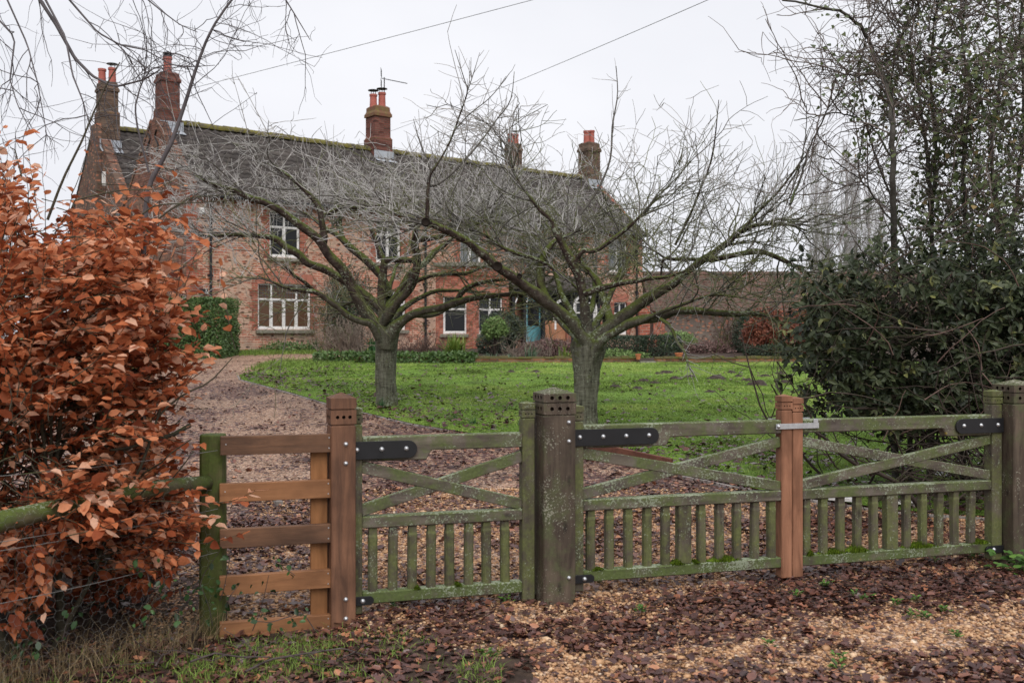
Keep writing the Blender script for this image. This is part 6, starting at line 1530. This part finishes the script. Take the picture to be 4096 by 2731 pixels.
mass('dead_flowers', 'dead pinkish flower heads at the barn wall foot', 'plant', P(2830, 1400, 31.0), (.85, .5, .28), 2200, .055, 'sedum', 'ell', 110, 'redbark', lump=.5, nup=1.0)
mass('copper_beech', 'copper leaved beech bush in front of the barn', 'shrub', P(3080, 1345, 29.0), (.72, .6, .68), 6000, .10, 'copper', 'ell', 60, lump=.5, inner=.6)
mass('copper_beech', 'paler copper bush half hidden by the evergreen shrub', 'shrub', P(3240, 1335, 30.0), (.7, .6, .75), 4000, .10, 'copper', 'ell', 40, lump=.5, inner=.6)
mass('yew', 'dark upright yew beside the copper beech bush', 'shrub', P(2985, 1345, 31.0), (.42, .4, .78), 4200, .06, 'box', 'ell', 30, lump=.3)
mass('yew', 'black green low yew mound under the copper beech bush', 'shrub', P(3090, 1412, 28.4), (.85, .5, .26), 3800, .06, 'box', 'ell', 20, lump=.3)
dead_bush('brown bare shrub between the barn wall and the yew', P(2925, 1390, 33), (.8, .4, 1.2), 90, 'redbark')
for lab, x, y in (('big daffodil leaf clump against the foot of the left trunk', 1528, 1640), ('daffodil leaf clump in the lawn, left of a close pair', 1818, 1690), ('daffodil leaf clump in the lawn, right of a close pair', 1892, 1703), ('daffodil leaf clump half behind the thick gate post', 2090, 1712)):
    d = (EYE+.308)/((y-CY)/F+.044); strap('daffodils', lab, 'plant', P(x, y, d), 46 if x < 1600 else 24, .26 if x < 1600 else .17, .14, .016, 'daff', None, .3)
# molehills
M['mole'] = noisemat('molehill_soil', [(.3, (.018, .012, .010)), (.6, (.055, .036, .028)), (.8, (.09, .06, .045))], 20, bump=.9, bd=.05)
def molehill(x, y, s):
    d = (EYE+.308)/((y-CY)/F+.044); p = P(x, y, d); m = MB(); rings = []
    for r, h in ((1.15, -.05), (1, .02), (.75, .45), (.4, .85), (.06, 1)): rings.append([(s*r*math.cos(a)*(1+.18*rng.normal()), s*r*math.sin(a)*(1+.18*rng.normal()), s*.42*h*(1+.12*rng.normal())) for a in np.linspace(0, 6.28, 14, endpoint=False)])
    m.loft(rings); o = m.build('molehill', M['mole'], None, smooth=True); o.location = (p[0], p[1], p[2]+.01)
    tag(o, 'small dark molehill of crumbly soil on the green lawn', 'molehill', 'molehills across the lawn')
for x, y, s in ((2045, 1494, .16), (2142, 1494, .17), (2575, 1528, .16), (2635, 1500, .14), (2665, 1497, .18), (2548, 1560, .15), (2620, 1538, .15), (2700, 1520, .17), (2760, 1512, .15), (2870, 1520, .24), (2955, 1512, .14), (2990, 1528, .17), (3030, 1545, .26), (3060, 1510, .16), (3120, 1500, .16), (2460, 1552, .15), (2840, 1575, .15), (2925, 1495, .15), (3140, 1535, .17)): molehill(x, y, s)
# far poplars and trees
M['poplar'] = noisemat('haze_paled_poplar_bark', [(.3, (.30, .28, .28)), (.7, (.44, .41, .41))], 2)  # distance haze is put into this paled bark colour
def poplar(x, top, d, w, label, base=0):
    p = np.array([(x-CX)/F*d, d, 1.0]); h = EYE+(CY-top)/F*d-1.0; e = thing('poplar', label, 'tree', p, 0, 'far poplars beyond the garden'); tb = Tubes(); tk = Tubes()
    tk.add(np.array([[0, 0, -.5], [.05, 0, h*.5], [0, 0, h]]), [.22, .15, .03], 6)
    for k in range(330):
        z = h*rng.uniform(.06, .97); a = rng.uniform(0, 6.28); L = (h-z)*.30*rng.uniform(.4, 1)+1.2; r = w*(1-abs(z/h-.45))*rng.uniform(.5, 1.1)
        tb.add(np.array([[0, 0, z], [r*.6*math.cos(a), r*.6*math.sin(a), z+L*.35], [r*math.cos(a)*.9, r*math.sin(a)*.9, z+L]]), [.024, .02, .014], 3)
    tk.build('trunk', M['poplar'], e); tb.build('branches', M['poplar'], e)
for x, top, d, w, lab in ((3262, 575, 105, 1.3, 'tall bare poplar, first of the row at the barn roof end'), (3310, 690, 112, 1.2, 'bare poplar standing second in the far row'), (3385, 560, 108, 1.4, 'tallest bare poplar in the middle of the far row'), (3420, 640, 112, 1.2, 'bare poplar close behind the tallest one'), (3475, 740, 110, 1.2, 'shorter bare poplar beside the ivy-hung thorn'), (3520, 800, 106, 1.2, 'last bare poplar of the far row behind the thorn stems'), (10, 720, 95, 1.8, 'distant bare poplar at the left edge above the hedge'), (-60, 560, 90, 2.0, 'taller distant bare poplar cut by the left edge')):
    poplar(x, top, d, w, lab)
